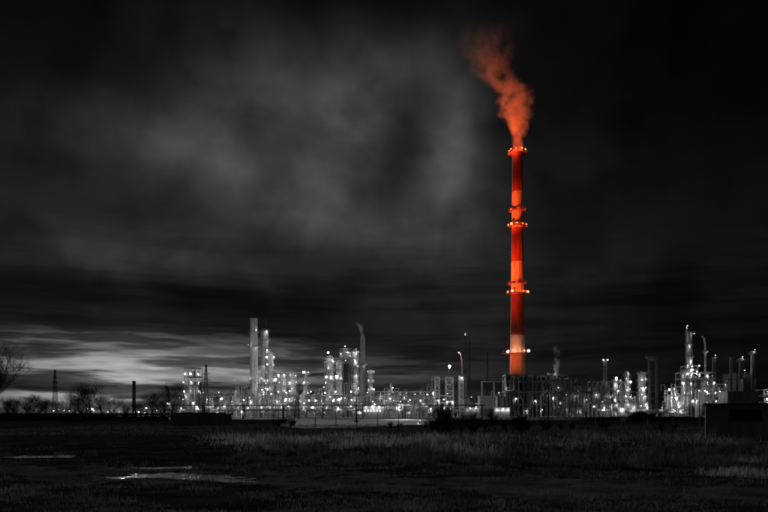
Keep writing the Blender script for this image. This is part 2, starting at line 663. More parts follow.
def column(px, ytop, wpx, Y, label, plats=(), lamps=(), mt='alu', name='process_column', cat='column', dome=True, group=None,
           skirt=True, riser=True, base=0.0, taper=1.0, lad=True):
    """an upright cylindrical vessel with platforms (rows of the photograph), ladder, riser pipe and lamps (dx px, row, kind)"""
    X = WX(px, Y)
    H = WZ(ytop, Y)
    r = S(wpx, Y) / 2
    t = thing(name, label, cat, (X, Y, 0), group)
    m = MB()
    prof = []
    if skirt:
        prof += [(r * 1.12, base), (r * 1.02, base + 3.0)]
    else:
        prof += [(r, base)]
    rt = r * taper
    nseg = max(3, int((H - base) / 7))
    for i in range(1, nseg):
        z = base + (H - base) * i / nseg
        rr = r + (rt - r) * i / nseg
        prof += [(rr, z - 0.08), (rr * 1.04, z - 0.08), (rr * 1.04, z + 0.12), (rr, z + 0.12)]
    if dome:
        prof += [(rt, H - rt * 0.8), (rt * 0.92, H - rt * 0.45), (rt * 0.6, H - rt * 0.12), (0.001, H)]
    else:
        prof += [(rt, H - 0.5), (rt * 1.08, H - 0.45), (rt * 1.08, H), (rt * 0.85, H), (rt * 0.85, H - 1.2), (0.001, H - 1.2)]
    m.lathe(prof, n=20)
    m.build('shell', mt, t, smooth=False)
    for py in plats:
        z = WZ(py, Y)
        ring_platform(t, z, r * 1.0, r + 1.35)
    if lad:
        ladder(t, r * 0.5, -(r + 0.25), 0.5, H - 1.0)
    if r > 1.0 and plats:
        m = MB()
        for q in range(int(H / 2.2)):
            a = rng.uniform(math.pi, 2 * math.pi)
            z = rng.uniform(2, H - 2)
            m.tube((r * 0.9 * math.cos(a), r * 0.9 * math.sin(a), z), ((r + 0.6) * math.cos(a), (r + 0.6) * math.sin(a), z), rng.uniform(0.12, 0.3), n=6)
        tag(m.build('nozzles', 'darksteel', t), kind='stuff')
        for q in range(3):
            a = rng.uniform(math.pi * 1.05, math.pi * 1.95)
            z1 = H * rng.uniform(0.5, 0.95)
            rr = rng.uniform(0.1, 0.22)
            m = MB()
            c_, s_ = math.cos(a), math.sin(a)
            m.path([((r + 0.5) * c_, (r + 0.5) * s_, 0.5), ((r + 0.5) * c_, (r + 0.5) * s_, z1), (r * 0.9 * c_, r * 0.9 * s_, z1)], rr, 6)
            m.build('downcomer_pipe', rng.choice(['darksteel', 'steel', 'alu']), t)
    if riser:
        m = MB()
        rr = max(0.22, r * 0.16)
        xx = -(r + rr + 0.25)
        m.path([(xx, -0.3, 0.5), (xx, -0.3, H - r * 0.6), (xx * 0.6, -0.2, H + rr), (0, 0, H + rr * 1.2), (0, 0, H - 0.3)], rr, 8)
        m.build('riser_pipe', 'steel', t)
    if lamps == 'auto':
        lamps = []
        for py in plats:
            for s in (-1, 1):
                if rng.random() < 0.8:
                    lamps.append((s * (wpx / 2 + rng.uniform(0.0, 1.6)), py - 1.6, 'm' if rng.random() < 0.45 else 'd'))
    for dxp, py, k in lamps:
        lamp(t, S(dxp, Y), -(r + rng.uniform(0.6, 1.3)), WZ(py, Y), k)
    return t


def frame(px0, px1, ytop, Y, levels, label, depth=None, mt='steel', name='process_structure', cat='structure', brace=True,
          bays=None, vessels=(), lamps='auto', lk='md', dens=0.8, thick=0.32, group=None, rail=True, pipes=0, deck='steel'):
    """open steel structure: posts, beams, decks at rows, vessels inside (px, top row, bottom row, width px)"""
    x0, x1 = WX(px0, Y), WX(px1, Y)
    cx = (x0 + x1) / 2
    w = x1 - x0
    depth = depth or min(w, 12.0)
    H = WZ(ytop, Y)
    t = thing(name, label, cat, (cx, Y, 0), group)
    nb = bays or max(1, int(round(w / 7.0)))
    xsb = [-w / 2 + w * i / nb for i in range(nb + 1)]
    for x in xsb:
        for y in (-depth / 2, depth / 2):
            m = MB()
            m.box(x - thick / 2, x + thick / 2, y - thick / 2, y + thick / 2, 0, H)
            m.build('post', mt, t)
    zs = [WZ(l, Y) for l in levels]
    for z in zs + [H]:
        for y in (-depth / 2, depth / 2):
            m = MB()
            m.box(-w / 2, w / 2, y - thick * 0.4, y + thick * 0.4, z - thick * 1.3, z - 0.02)
            m.build('beam', mt, t)
    m = MB()
    for x in xsb:
        m.box(x - thick * 0.38, x + thick * 0.38, -depth / 2 + 0.01, depth / 2 - 0.01, H - thick * 1.1, H - 0.03)
    m.build('top_framing', mt, t)
    if brace:
        m = MB()
        zz = [0.0] + sorted(zs) + [H]
        for a, b in zip(zz[:-1], zz[1:]):
            if b - a < 1.5:
                continue
            i = rng.randrange(nb)
            for y in (-depth / 2, depth / 2):
                m.tube((xsb[i], y, a), (xsb[i + 1], y, b), thick * 0.3, n=4)
                m.tube((xsb[i + 1], y, a), (xsb[i], y, b), thick * 0.3, n=4)
        tag(m.build('bracing', mt, t), kind='stuff')
    for z in zs:
        m = MB()
        m.box(-w / 2 - 0.6, w / 2 + 0.6, -depth / 2 - 0.8, depth / 2 + 0.8, z, z + 0.12)
        for x in xsb:
            m.box(x - thick * 0.38, x + thick * 0.38, -depth / 2 + 0.01, depth / 2 - 0.01, z - thick * 1.1, z - 0.03)
        dk = m.build('deck', deck, t)
        if rail:
            m = MB()
            for h in (0.55, 1.1):
                for y in (-depth / 2 - 0.75, depth / 2 + 0.75):
                    m.tube((-w / 2 - 0.55, y, z + h), (w / 2 + 0.55, y, z + h), 0.05, n=4)
            for k in range(int(w / 1.6) + 1):
                x = -w / 2 + k * 1.6
                m.tube((x, -depth / 2 - 0.75, z + 0.1), (x, -depth / 2 - 0.75, z + 1.1), 0.05, n=4)
            tag(m.build('railing', deck, dk), kind='stuff')
    for vx, vt, vb, vw, vm in vessels:
        r = S(vw, Y) / 2
        z0, z1 = WZ(vb, Y), WZ(vt, Y)
        z0 = max(z0, 0.4)
        m = MB()
        m.lathe([(r * 0.5, z0), (r, z0 + r * 0.7), (r, (z0 + z1) / 2), (r * 1.05, (z0 + z1) / 2), (r * 1.05, (z0 + z1) / 2 + 0.3), (r, (z0 + z1) / 2 + 0.3),
                 (r, z1 - r * 0.8), (r * 0.6, z1 - r * 0.15), (0.001, z1)], S(vx - (px0 + px1) / 2, Y), 0, 18)
        m.build('vessel', vm, t)
    for i in range(pipes):
        m = MB()
        x = rng.uniform(-w / 2, w / 2)
        y = -depth / 2 - rng.uniform(0.3, 1.2)
        z1 = rng.uniform(0.4, 0.98) * H
        r = rng.uniform(0.12, 0.32)
        x2 = max(-w / 2, min(w / 2, x + rng.uniform(-4, 4)))
        z2 = z1 * rng.uniform(0.2, 0.8)
        m.path([(x, y, 0.3), (x, y, z2), (x2, y, z2), (x2, y, z1), (x2, y + 2.0, z1)], r, 6)
        m.build('pipe', rng.choice(['alu', 'steel', 'steel']), t)
    if lamps == 'auto':
        for l in levels:
            z = WZ(l, Y) + 2.1
            for x in xsb:
                if rng.random() < dens:
                    lamp(t, x + rng.uniform(-0.8, 0.8), -depth / 2 - rng.uniform(0.5, 0.9), z + rng.uniform(-0.5, 0.6), rng.choice(lk))
    else:
        for lx, ly, k in lamps:
            lamp(t, S(lx - (px0 + px1) / 2, Y), -depth / 2 - 0.9, WZ(ly, Y), k)
    return t


def lattice(px, ytop, Y, wb, wt, label, arms=(), mt='blacksteel', name='power_pylon', cat='pylon', nsec=9, r=0.12, lamps=()):
    """four-legged lattice mast; arms: (row, half width px)"""
    X = WX(px, Y)
    H = WZ(ytop, Y)
    t = thing(name, label, cat, (X, Y, 0))
    m = MB()
    prev = None
    for i in range(nsec + 1):
        f = i / nsec
        z = H * f
        h = (wb + (wt - wb) * f ** 0.8) / 2
        cur = [(-h, -h, z), (h, -h, z), (h, h, z), (-h, h, z)]
        if prev:
            for k in range(4):
                m.tube(prev[k], cur[k], r * 1.3, n=4)
                m.tube(prev[k], cur[(k + 1) % 4], r * 0.7, n=4)
                m.tube(prev[(k + 1) % 4], cur[k], r * 0.7, n=4)
                m.tube(cur[k], cur[(k + 1) % 4], r * 0.7, n=4)
        prev = cur
    m.build('lattice_tower', mt, t)
    for row, hw in arms:
        z = WZ(row, Y)
        w = S(hw, Y)
        m = MB()
        for y in (-0.35, 0.35):
            m.tube((-w, 0, z), (w, 0, z), r, n=4)
            m.tube((-w, 0, z), (0, y, z + 1.1), r * 0.7, n=4)
            m.tube((w, 0, z), (0, y, z + 1.1), r * 0.7, n=4)
        for s in (-1, -0.55, 0.55, 1):
            m.tube((s * w, 0, z), (s * w, 0, z - 1.2), r * 0.8, n=5)
        m.build('crossarm', mt, t)
    for lx, ly, k in lamps:
        lamp(t, S(lx, Y), -1.0, WZ(ly, Y), k)
    return t


def pipe_rack(px0, px1, Y, tiers, label, npipes=4, spacing=9.0, lk='mdd', dens=0.6, mt='steel', depth=7.0, lamp_up=2.4, pm=('alu', 'steel', 'darksteel'), big=True):
    x0, x1 = WX(px0, Y), WX(px1, Y)
    w = x1 - x0
    t = thing('pipe_rack', label, 'pipe rack', ((x0 + x1) / 2, Y, 0))
    zs = [WZ(p, Y) for p in tiers]
    n = max(2, int(w / spacing))
    for i in range(n + 1):
        x = -w / 2 + w * i / n
        m = MB()
        for y in (-depth / 2, depth / 2):
            m.box(x - 0.2, x + 0.2, y - 0.2, y + 0.2, 0, max(zs) + 0.6)
        for z in zs:
            m.box(x - 0.17, x + 0.17, -depth / 2 + 0.01, depth / 2 - 0.01, z - 0.5, z - 0.01)
        m.build('trestle', mt, t)
    for z in zs:
        for k in range(npipes):
            r = rng.choice([0.2, 0.28, 0.36, 0.5]) if big else 0.22
            y = -depth / 2 + 0.7 + (depth - 1.4) * k / max(1, npipes - 1)
            m = MB()
            m.tube((-w / 2 - rng.uniform(0, 1), y, z + r), (w / 2 + rng.uniform(0, 1), y, z + r), r, n=8)
            m.build('pipe', rng.choice(pm), t)
        for i in range(n + 1):
            if rng.random() < dens:
                x = -w / 2 + w * i / n + rng.uniform(-2.5, 2.5)
                lamp(t, x, -depth / 2 - 0.8, z + lamp_up + rng.uniform(-0.8, 0.8), rng.choice(lk))
    return t


def lamp_post(px, Y, h, label, k='m', group=None, arm=1.2, cat='lamp post', mt='darksteel'):
    t = thing('lamp_post', label, cat, (WX(px, Y), Y, 0), group)
    m = MB()
    m.tube((0, 0, 0), (0, 0, h), 0.14, 0.08, 8)
    m.box(-0.3, 0.3, -0.3, 0.3, 0, 0.25)
    m.build('pole', mt, t)
    m = MB()
    m.path([(0, 0, h - 0.1), (arm * 0.5, -0.3, h + 0.25), (arm, -0.6, h + 0.3)], 0.06, 5)
    ba = m.build('bracket_arm', mt, t)
    lamp(ba, arm, -0.6, h - 0.15, k)
    return t


def flood_mast(px, Y, ytop, label, beams, group=None, name='floodlight_mast', r=0.22):
    """pole with floodlight heads that face the plant; beams: (target px, row, depth, energy, cone degrees, colour)"""
    h = WZ(ytop, Y)
    t = thing(name, label, 'floodlight mast', (WX(px, Y), Y, 0), group)
    m = MB()
    m.tube((0, 0, 0), (0, 0, h), r, r * 0.55, 8)
    m.box(-0.5, 0.5, -0.5, 0.5, 0, 0.4)
    m.build('pole', 'blacksteel', t)
    m = MB()
    m.box(-1.4, 1.4, -0.08, 0.08, h - 0.5, h - 0.35)
    m.build('crossbar', 'blacksteel', t)
    nb = len(beams)
    for i, (tp, tr, tY, en, sz, c) in enumerate(beams):
        x = -1.2 + 2.4 * (i + 0.5) / nb
        tgt = (WX(tp, tY), tY, WZ(tr, tY))
        m = MB()
        m.box(-0.28, 0.28, -0.42, -0.05, -0.22, 0.22)
        m.tube((0, -0.2, 0.2), (0, -0.2, 0.5), 0.05, n=5)
        hd = m.build('floodlight', 'blacksteel', t, loc=(x, 0, h - 0.85))
        spot(t, (x, 0.35, h - 0.85), tgt, en, sz, c)
    return t

# ================================================================== THE RED AND WHITE CHIMNEY
CY = 500.0
CX = WX(517.5, CY)


def build_chimney():
    t = thing('chimney', 'tall red and white banded chimney lit and tinted orange, smoke pouring from its top', 'chimney', (CX, CY, 0))
    zt, rt = WZ(150.5, CY), 3.25
    zb, rb = 0.0, 5.5

    def rad(z):
        return rb + (rt - rb) * (z / zt) ** 0.9

    bands = [(0, 353, 'orange_lit_band'), (353, 335.5, 'pale_lit_white'), (335.5, 294, 'red_paint'), (294, 262, 'orange_lit_white'),
             (262, 228, 'red_paint'), (228, 192, 'orange_lit_white'), (192, 156, 'red_paint')]
    for a, b, m_ in bands:
        z0 = 0.0 if a == 0 else WZ(a, CY)
        z1 = WZ(b, CY)
        m = MB()
        n = max(4, int((z1 - z0) / 2.5))
        prof = []
        for i in range(n + 1):
            z = z0 + (z1 - z0) * i / n
            prof.append((rad(z), z))
            if 0 < i < n:
                prof.append((rad(z) + 0.035, z + 0.02))
                prof.append((rad(z) + 0.035, z + 0.16))
                prof.append((rad(z), z + 0.18))
        m.lathe(prof, n=40)
        m.build('painted_band', m_, t)
    # crown with a hollow mouth
    z0 = WZ(156, CY)
    m = MB()
    m.lathe([(rad(z0) + 0.25, z0 + 0.01), (rt + 0.5, z0 + 0.8), (rt + 0.5, zt - 0.6), (rt + 0.25, zt), (rt - 0.55, zt), (rt - 0.6, z0 + 0.6)], n=40, close=True)
    m.build('crown', 'red_paint', t)
    m = MB()
    m.lathe([(rt - 0.7, z0 + 0.2), (0.001, z0 + 0.3)], n=24)
    m.build('flue_floor', 'blacksteel', t)
    for py, ext, m_ in ((153.5, 2.1, 'rust_steel'), (211, 1.5, 'rust_steel'), (226, 2.2, 'rust_steel'), (284, 1.6, 'rust_steel'),
                        (293.5, 2.3, 'rust_steel'), (353.5, 2.5, 'rust_steel')):
        z = WZ(py, CY)
        r0 = rad(z) + (0.5 if py < 156 else 0.05)
        ring_platform(t, z, r0, r0 + ext + 0.5, 1.6, 28, m_)
    # climbing ladder with its cage up the right side
    m = MB()
    steps = int(zt / 1.5)
    for s in (-0.28, 0.28):
        pts = []
        for i in range(0, steps, 6):
            z = 3 + i * 1.5
            a = R(-62)
            pts.append(((rad(z) + 0.35) * math.cos(a) + s, (rad(z) + 0.35) * math.sin(a), z))
        m.path(pts, 0.07, 4)
    for i in range(steps - 3):
        z = 3 + i * 1.5
        a = R(-62)
        cx, cy = (rad(z) + 0.35) * math.cos(a), (rad(z) + 0.35) * math.sin(a)
        m.path([(cx + 0.45 * math.cos(b), cy + 0.45 * math.sin(b) - 0.3, z) for b in [2 * math.pi * k / 6 for k in range(7)]], 0.05, 4)
    m.build('caged_ladder', 'rust_steel', t)
    # side gangway on the lowest platform
    z = WZ(353.5, CY)
    m = MB()
    m.box(-rad(z) - 5.2, -rad(z) - 2.3, -1.2, 1.2, z - 0.12, z + 0.1)
    m.tube((-rad(z) - 5.1, -1.1, z), (-rad(z) - 5.1, -1.1, z + 1.3), 0.06, n=4)
    m.tube((-rad(z) - 5.1, -1.1, z + 1.3), (-rad(z) - 2.3, -1.1, z + 1.3), 0.06, n=4)
    m.build('gangway', 'rust_steel', t)
    # obstruction lamps
    for py, k, n, dr, ph in ((152.4, 'O', 9, 2.3, 0.2), (210.0, 'r', 6, 1.6, 0.5), (225.0, 'o', 10, 2.4, 0.1), (283.0, 'r', 6, 1.8, 0.3),
                             (292.4, 'o', 10, 2.5, 0.25)):
        z = WZ(py, CY)
        for i in range(n):
            a = 2 * math.pi * i / n + ph
            rr = rad(z) + dr
            lamp(t, rr * math.cos(a), rr * math.sin(a), z + rng.uniform(-0.15, 0.2) + (1.3 if k == 'O' else 0), k)
    z = WZ(351.2, CY)
    for a in (-100 - 52, -100 - 18, -100 + 38, -100 + 78, 40, 90, 140):
        rr = rad(z) + 2.6
        lamp(t, rr * math.cos(R(a)), rr * math.sin(R(a)), z, 'p')
    return t


build_chimney()
ORANGE = (1.0, 0.12, 0.022)


# ------------------------------------------------------------------ smoke
def curve_node(n, val, pts, lo, hi):
    """piecewise curve of val in [0,1] between the given points (t, value), returns value"""
    c = n.node('ShaderNodeFloatCurve')
    cu = c.mapping.curves[0]
    pts = [(t_, (v - lo) / (hi - lo)) for t_, v in pts]
    cu.points[0].location = pts[0]
    cu.points[1].location = pts[-1]
    for p in pts[1:-1]:
        cu.points.new(*p)
    c.mapping.update()
    n.put(c.inputs['Value'], val)
    return n.m('ADD', n.m('MULTIPLY', c.outputs[0], hi - lo), lo)


def plume(name, label, loc, H, cxs, rs, dens, color, density, nscale, step, seed, aniso=0.2, wisp=0.5):
    """a closed hull that follows the drifting smoke, filled with a noisy volume (object units: metres)"""
    m = MB()
    n_ = 14
    prof = []
    K = 22

    def lerp(pts, t_):
        for (a, va), (b, vb) in zip(pts[:-1], pts[1:]):
            if t_ <= b:
                return va + (vb - va) * (t_ - a) / (b - a)
        return pts[-1][1]
    base = len(m.v)
    for k in range(K + 1):
        t_ = k / K
        c = lerp(cxs, t_)
        r = lerp(rs, t_) * (1.3 + 0.6 * t_) + 0.3
        for i in range(n_):
            a = 2 * math.pi * i / n_
            m.v.append((c + r * math.cos(a), r * math.sin(a), H * t_))
    for k in range(K):
        for i in range(n_):
            j = (i + 1) % n_
            m.face((k * n_ + i, k * n_ + j, (k + 1) * n_ + j, (k + 1) * n_ + i))
    m.face(tuple(reversed(range(n_))))
    m.face(tuple(K * n_ + i for i in range(n_)))
    ma = bpy.data.materials.new(name + '_volume')
    ma.use_nodes = True
    tr = ma.node_tree
    tr.nodes.clear()
    n = NG(tr)
    c = n.node('ShaderNodeTexCoord').outputs['Object']
    wn = n.node('ShaderNodeTexNoise')
    mp = n.node('ShaderNodeMapping')
    mp.inputs['Location'].default_value = (seed * 7.3, seed * 3.1, seed * 5.7)
    n.t.links.new(c, mp.inputs[0])
    n.t.links.new(mp.outputs[0], wn.inputs['Vector'])
    wn.inputs['Scale'].default_value = nscale
    wn.inputs['Detail'].default_value = 5.0
    wn.inputs['Roughness'].default_value = 0.55
    x, y, z = n.sep(c)
    nr, ng, nb = n.sep(wn.outputs['Color'])
    t_ = n.m('DIVIDE', z, H, clamp=True)
    clo, chi = min(v for _, v in cxs), max(v for _, v in cxs) + 0.01
    rlo, rhi = min(v for _, v in rs), max(v for _, v in rs) + 0.01
    cc = curve_node(n, t_, cxs, clo, chi)
    rr = curve_node(n, t_, rs, rlo, rhi)
    amp = n.m('MULTIPLY', rr, 1.7)
    xx = n.m('ADD', n.m('SUBTRACT', x, cc), n.m('MULTIPLY', n.m('SUBTRACT', nr, 0.5), amp))
    yy = n.m('ADD', y, n.m('MULTIPLY', n.m('SUBTRACT', ng, 0.5), amp))
    d = n.m('DIVIDE', n.m('SQRT', n.m('ADD', n.m('MULTIPLY', xx, xx), n.m('MULTIPLY', yy, yy))), rr)
    body = n.smooth(d, 1.08, 0.25)
    body = n.m('MULTIPLY', body, n.smooth(nb, 0.5 - wisp * 0.25, 0.62))
    fine = n.noise(mp.outputs[0], nscale * 2.7, 4.0, 0.6)
    body = n.m('MULTIPLY', body, n.smooth(fine, 0.3, 0.6, 0.55, 1.0))
    body = n.m('MULTIPLY', body, curve_node(n, t_, dens, 0.0, 1.0))
    pv = n.node('ShaderNodeVolumePrincipled')
    pv.inputs['Color'].default_value = (*color, 1)
    pv.inputs['Anisotropy'].default_value = aniso
    n.put(pv.inputs['Density'], n.m('MULTIPLY', body, density))
    o = n.node('ShaderNodeOutputMaterial')
    n.t.links.new(pv.outputs[0], o.inputs['Volume'])
    try:
        ma.cycles.volume_step_rate = step
    except Exception:
        pass
    MATS[ma.name] = ma
    ob = m.build(name, ma.name, None, loc=loc)
    tag(ob, label, 'smoke', kind=None)
    return ob


k = CY / F
plume('smoke_plume', 'orange lit and tinted smoke plume rising from the tall banded chimney and drifting left', (CX, CY, WZ(151.2, CY)), 124 * k,
      [(0, 0), (0.09, 0), (0.22, 0.5 * k), (0.35, -2.5 * k), (0.47, -4 * k), (0.56, -13 * k), (0.67, -28 * k), (0.84, -35 * k), (1, -37 * k)],
      [(0, 4.4 * k), (0.09, 6.2 * k), (0.22, 12 * k), (0.35, 16.5 * k), (0.47, 17.5 * k), (0.56, 17 * k), (0.69, 23 * k), (0.86, 31 * k), (1, 32 * k)],
      [(0, 1.0), (0.3, 0.8), (0.47, 0.6), (0.56, 0.26), (0.69, 0.105), (0.86, 0.045), (1, 0.0)],
      (0.95, 0.50, 0.30), 0.33, 0.10, 0.6, 1.0)  # orange light also put into the scattering colour

# ------------------------------------------------------------------ added floodlight mast to brighten the chimney and its smoke
MW = 1.0e6
flood_mast(430, 440, 356, 'added thin dark mast with floodlights left of the ladder-like frames, taller than them',
           [(517, 205, CY, 2.3 * MW, 11, ORANGE), (517, 267, CY, 1.1 * MW, 18, ORANGE), (517, 353, CY, 0.28 * MW, 22, (1.0, 0.36, 0.18)),
            (508, 86, CY, 5.2 * MW, 18, (1.0, 0.22, 0.06)), (517, 127, CY, 5.0 * MW, 6, (1.0, 0.2, 0.05)), (517, 235, CY, 0.42 * MW, 60, ORANGE)], r=0.25)
lattice(469.5, 340, 540, 1.6, 0.8, 'fainter thin mast just right of the lattice flare mast', [], 'darksteel', 'thin_mast', 'mast', 18, 0.09)

# ================================================================== PROCESS UNITS, left to right
# --- slim dark stack beyond the trees
column(134, 381, 3.4, 620, 'slim dark chimney standing alone above the bare trees', (), (), 'blacksteel', 'slim_stack', 'chimney', dome=False, riser=False, lad=False)
# --- pylons
lattice(55, 370, 560, 4.2, 0.8, 'thin lattice pylon against the bright dusk sky, farthest left', [(382.5, 3.2), (377, 2.2)], r=0.13)
lattice(206, 364.5, 400, 3.6, 0.6, 'dark lattice pylon with crossarms in front of the lit square structure', [(374, 4.2), (380, 4.8)], r=0.11, nsec=13)
lattice(200.5, 382, 430, 3.0, 0.8, 'shorter dark lattice mast left of the taller crossarm pylon', [(386, 2.0)], r=0.11, name='lattice_mast', cat='mast')

# --- square lit structure with an open top
frame(186.5, 200.5, 368, 480, [403.5, 394.5, 385.5, 377], 'square open steel structure with four lit decks beside the dark pylon',
      bays=2, depth=9, vessels=[(190.5, 380, 412, 4.2, 'alu'), (196.5, 385, 412, 4.0, 'alu'), (194, 371, 378, 2.6, 'darksteel')], lk='mmd', dens=0.9, pipes=7)
# --- the pair of tall stacks
column(253.8, 318.5, 7.4, 500, 'tall pale cylindrical stack, left of the tall pair', (332, 347, 380), [(3.2, 330, 'd'), (-4.6, 345, 'd'), (4.4, 348, 'd'), (-3.5, 378, 'd')],
       'concrete', 'tall_stack', 'stack', dome=False, riser=False)
column(265.4, 330, 6.2, 512, 'tall lit process column with dark top piece, right of the pale stack', (331, 341, 352, 366, 380, 392),
       [(2.2, 331, 'm'), (3.6, 341, 'd'), (2.0, 352, 'd'), (-2.5, 366, 'd'), (0, 380, 'd'), (-1.6, 392, 'm')], 'alu', 'tall_column', 'column')
column(265.8, 319, 2.8, 526, 'narrow dark pipe stack rising behind the lit tall column', (), (), 'blacksteel', 'vent_stack', 'stack', dome=False, riser=False, lad=False)
column(270.8, 350, 5.0, 498, 'lamp-studded column pressed against the tall lit column', (352, 359, 366, 374, 382, 391), 'auto', 'alu')
frame(257.5, 276.5, 378, 506, [399, 390, 383], 'low steel structure around the feet of the tall stack pair', bays=3, depth=10, lk='mmd', pipes=10, dens=0.9)
# --- mid units
frame(279.5, 297, 372.5, 488, [403, 394, 386, 379], 'steel structure holding two vessels right of the tall stacks', bays=3, depth=10,
      vessels=[(284, 374, 405, 5, 'alu'), (292.5, 372.5, 405, 5.4, 'alu')], lk='mmd', pipes=8, dens=0.9)
column(306, 371, 3.4, 480, 'slim lit column alone between two steel structures', (374, 384, 394), 'auto', 'alu')
frame(309, 322, 390, 486, [404, 397], 'low lit structure left of the big lamp-lined tower', bays=2, depth=9, lk='mmd', pipes=6, dens=0.9)
# --- the big tower
frame(325.5, 342.5, 362, 462, [404, 396, 380.5, 370.5], 'big square tower with two bright lamp rows and a pale wall below', bays=2, depth=12,
      vessels=[(330, 355.5, 400, 7.4, 'alu'), (339, 360, 400, 6.0, 'alu')], lamps=[(329, 353.5, 'm'), (326, 360, 'd'), (333, 361, 'm'), (337, 365, 'd'), (329, 367.5, 'm'), (334, 367.5, 'd'), (341, 367, 'd'),
      (327, 377.5, 'm'), (332, 377.5, 'm'), (337.5, 377, 'b'), (342, 378, 'm'), (329, 392, 'd'), (336.5, 392, 'm'), (327, 401, 'm'), (334, 401, 'm'), (340, 401, 'd')], pipes=8)
frame(340.5, 351.5, 349, 474, [358, 353], 'high narrow gantry with lamps bridging the dark vessel', bays=1, depth=8,
      lamps=[(345.5, 347.0, 'm'), (341.5, 354.5, 'd'), (348, 353, 'm'), (350.5, 356, 'd'), (346, 361, 'd')], pipes=2)
column(347.2, 363, 8.0, 466, 'wide silhouetted vessel, its darkness in the shell colour, under the high gantry', (), (), 'blacksteel', 'dark_vessel', 'vessel', riser=False)  # silhouette darkness put into the black shell colour
column(356.2, 350, 5.2, 470, 'bright lamp-covered column left of the smoking grey stack', (352, 359, 367, 375, 383, 391),
       [(0, 349, 'd'), (-2.4, 353, 'd'), (2, 352, 'm'), (-1, 360.5, 'm'), (1.8, 366, 'd'), (0.4, 374.5, 'm'), (1.2, 382, 'm'), (-2.4, 384, 'd'), (2.6, 388, 'd'), (0, 392, 'm'), (-2.6, 398, 'd')], 'alu')
column(362.8, 337, 4.8, 488, 'plain grey stack with a wisp of smoke leaning left', (365,), [(3.0, 365, 'd')], 'panel', 'grey_stack', 'stack', dome=False, riser=False, lad=False)
column(371, 370, 3.2, 478, 'slim lit column right of the smoking grey stack', (373, 382, 391), 'auto', 'alu')
# --- long racks
pipe_rack(208, 446, 452, [403.5, 396.5], 'long two-level pipe rack with lamp rows running through the plant centre', npipes=3, spacing=8.0, lk='mddm', dens=0.85, lamp_up=2.2)
pipe_rack(166, 446, 425, [411.0], 'low pipe rack strung with bright lamps at the foot of the plant', npipes=5, spacing=8.5, lk='mmdb', dens=0.9, lamp_up=2.0)
pipe_rack(164, 482, 330, [405.8], 'dark overhead pipeline crossing in front of the lit plant', npipes=2, spacing=17, lk='d', dens=0.0, mt='blacksteel', pm=('blacksteel',), depth=3, big=False)
frame(374, 434, 391.5, 470, [405, 398.5], 'long low two-deck structure with rows of lamps right of the columns', bays=9, depth=10, lk='mmd', dens=0.85, pipes=14)

# --- small vessels, pumps and exchangers that fill the plant floor
GRP = 'small vessels on the plant floor'


def zone(px):
    for lim, words in ((205, 'near the square lit structure'), (246, 'between dark pylon and tall stacks'), (280, 'at the feet of the tall stacks'),
                       (322, 'below the two-vessel structure'), (350, 'beside the big lamp-lined tower'), (376, 'by the smoking grey stack'), (446, 'under the long two-deck structure'),
                       (637, 'by the low pale lit building'), (900, 'near the crowded right unit')):
        if px < lim:
            return words


def left_zone(px):
    for lim, words in ((30, 'at the far left edge'), (55, 'left of the first pylon'), (85, 'right of the first pylon'), (110, 'by the broad bare tree'), (134, 'left of the slim dark chimney'),
                       (160, 'right of the slim dark chimney'), (900, 'near the square lit structure')):
        if px < lim:
            return words



def drum(px, Y, h, r, Lh):
    sh_ = rng.choice(['alu', 'steel'])
    t = thing('horizontal_drum', ('pale ' if sh_ == 'alu' else 'dull grey ') + ('low' if h < 4.5 else 'raised') + ' horizontal drum on saddles ' + zone(px), 'vessel', (WX(px, Y), Y, 0), 'horizontal drums on the plant floor')
    m = MB()
    for i, (xa, ra, xb, rb_) in enumerate(((-Lh - r * 0.5, r * 0.35, -Lh, r), (-Lh, r, Lh, r), (Lh, r, Lh + r * 0.5, r * 0.35))):
        m.tube((xa, 0, h), (xb, 0, h), ra, rb_, 14)
    m.build('drum_shell', sh_, t)
    for s in (-0.6, 0.6):
        m = MB()
        m.box(s * Lh - 0.2, s * Lh + 0.2, -r * 0.8, r * 0.8, 0, h - r * 0.6)
        m.build('saddle', 'concrete', t)
    m = MB()
    m.path([(0.3, 0, h + r), (0.3, 0, h + r + 1.2), (Lh, 0, h + r + 1.2), (Lh, 0, h + r + 3)], 0.16, 6)
    m.build('pipe', 'steel', t)
    if rng.random() < 0.7:
        lamp(t, rng.uniform(-1, 1), -r - 0.7, h + r + rng.uniform(0.2, 1.6), rng.choice('mdd'))


def upright(px, Y, h, r):
    sh_ = rng.choice(['alu', 'alu', 'steel'])
    t = thing('upright_vessel', ('short' if h < 10 else 'taller') + (' pale' if sh_ == 'alu' else ' dull grey') + (' slim' if r < 1.05 else ' stout') + ' upright vessel ' + zone(px), 'vessel', (WX(px, Y), Y, 0), GRP)
    m = MB()
    m.lathe([(r * 1.1, 0), (r, 1.2), (r, h * 0.6), (r * 1.06, h * 0.6), (r * 1.06, h * 0.6 + 0.25), (r, h * 0.6 + 0.25), (r, h - r * 0.7), (r * 0.6, h - r * 0.15), (0.001, h)], n=14)
    m.build('shell', sh_, t)
    m = MB()
    m.path([(0, 0, h - 0.2), (0, 0, h + 0.8), (r + 0.5, -0.3, h + 0.8), (r + 0.5, -0.3, 0.3)], 0.14, 6)
    m.build('pipe', 'steel', t)
    if rng.random() < 0.75:
        lamp(t, rng.uniform(-r, r), -r - 0.6, h * rng.uniform(0.4, 1.0), rng.choice('mdd'))


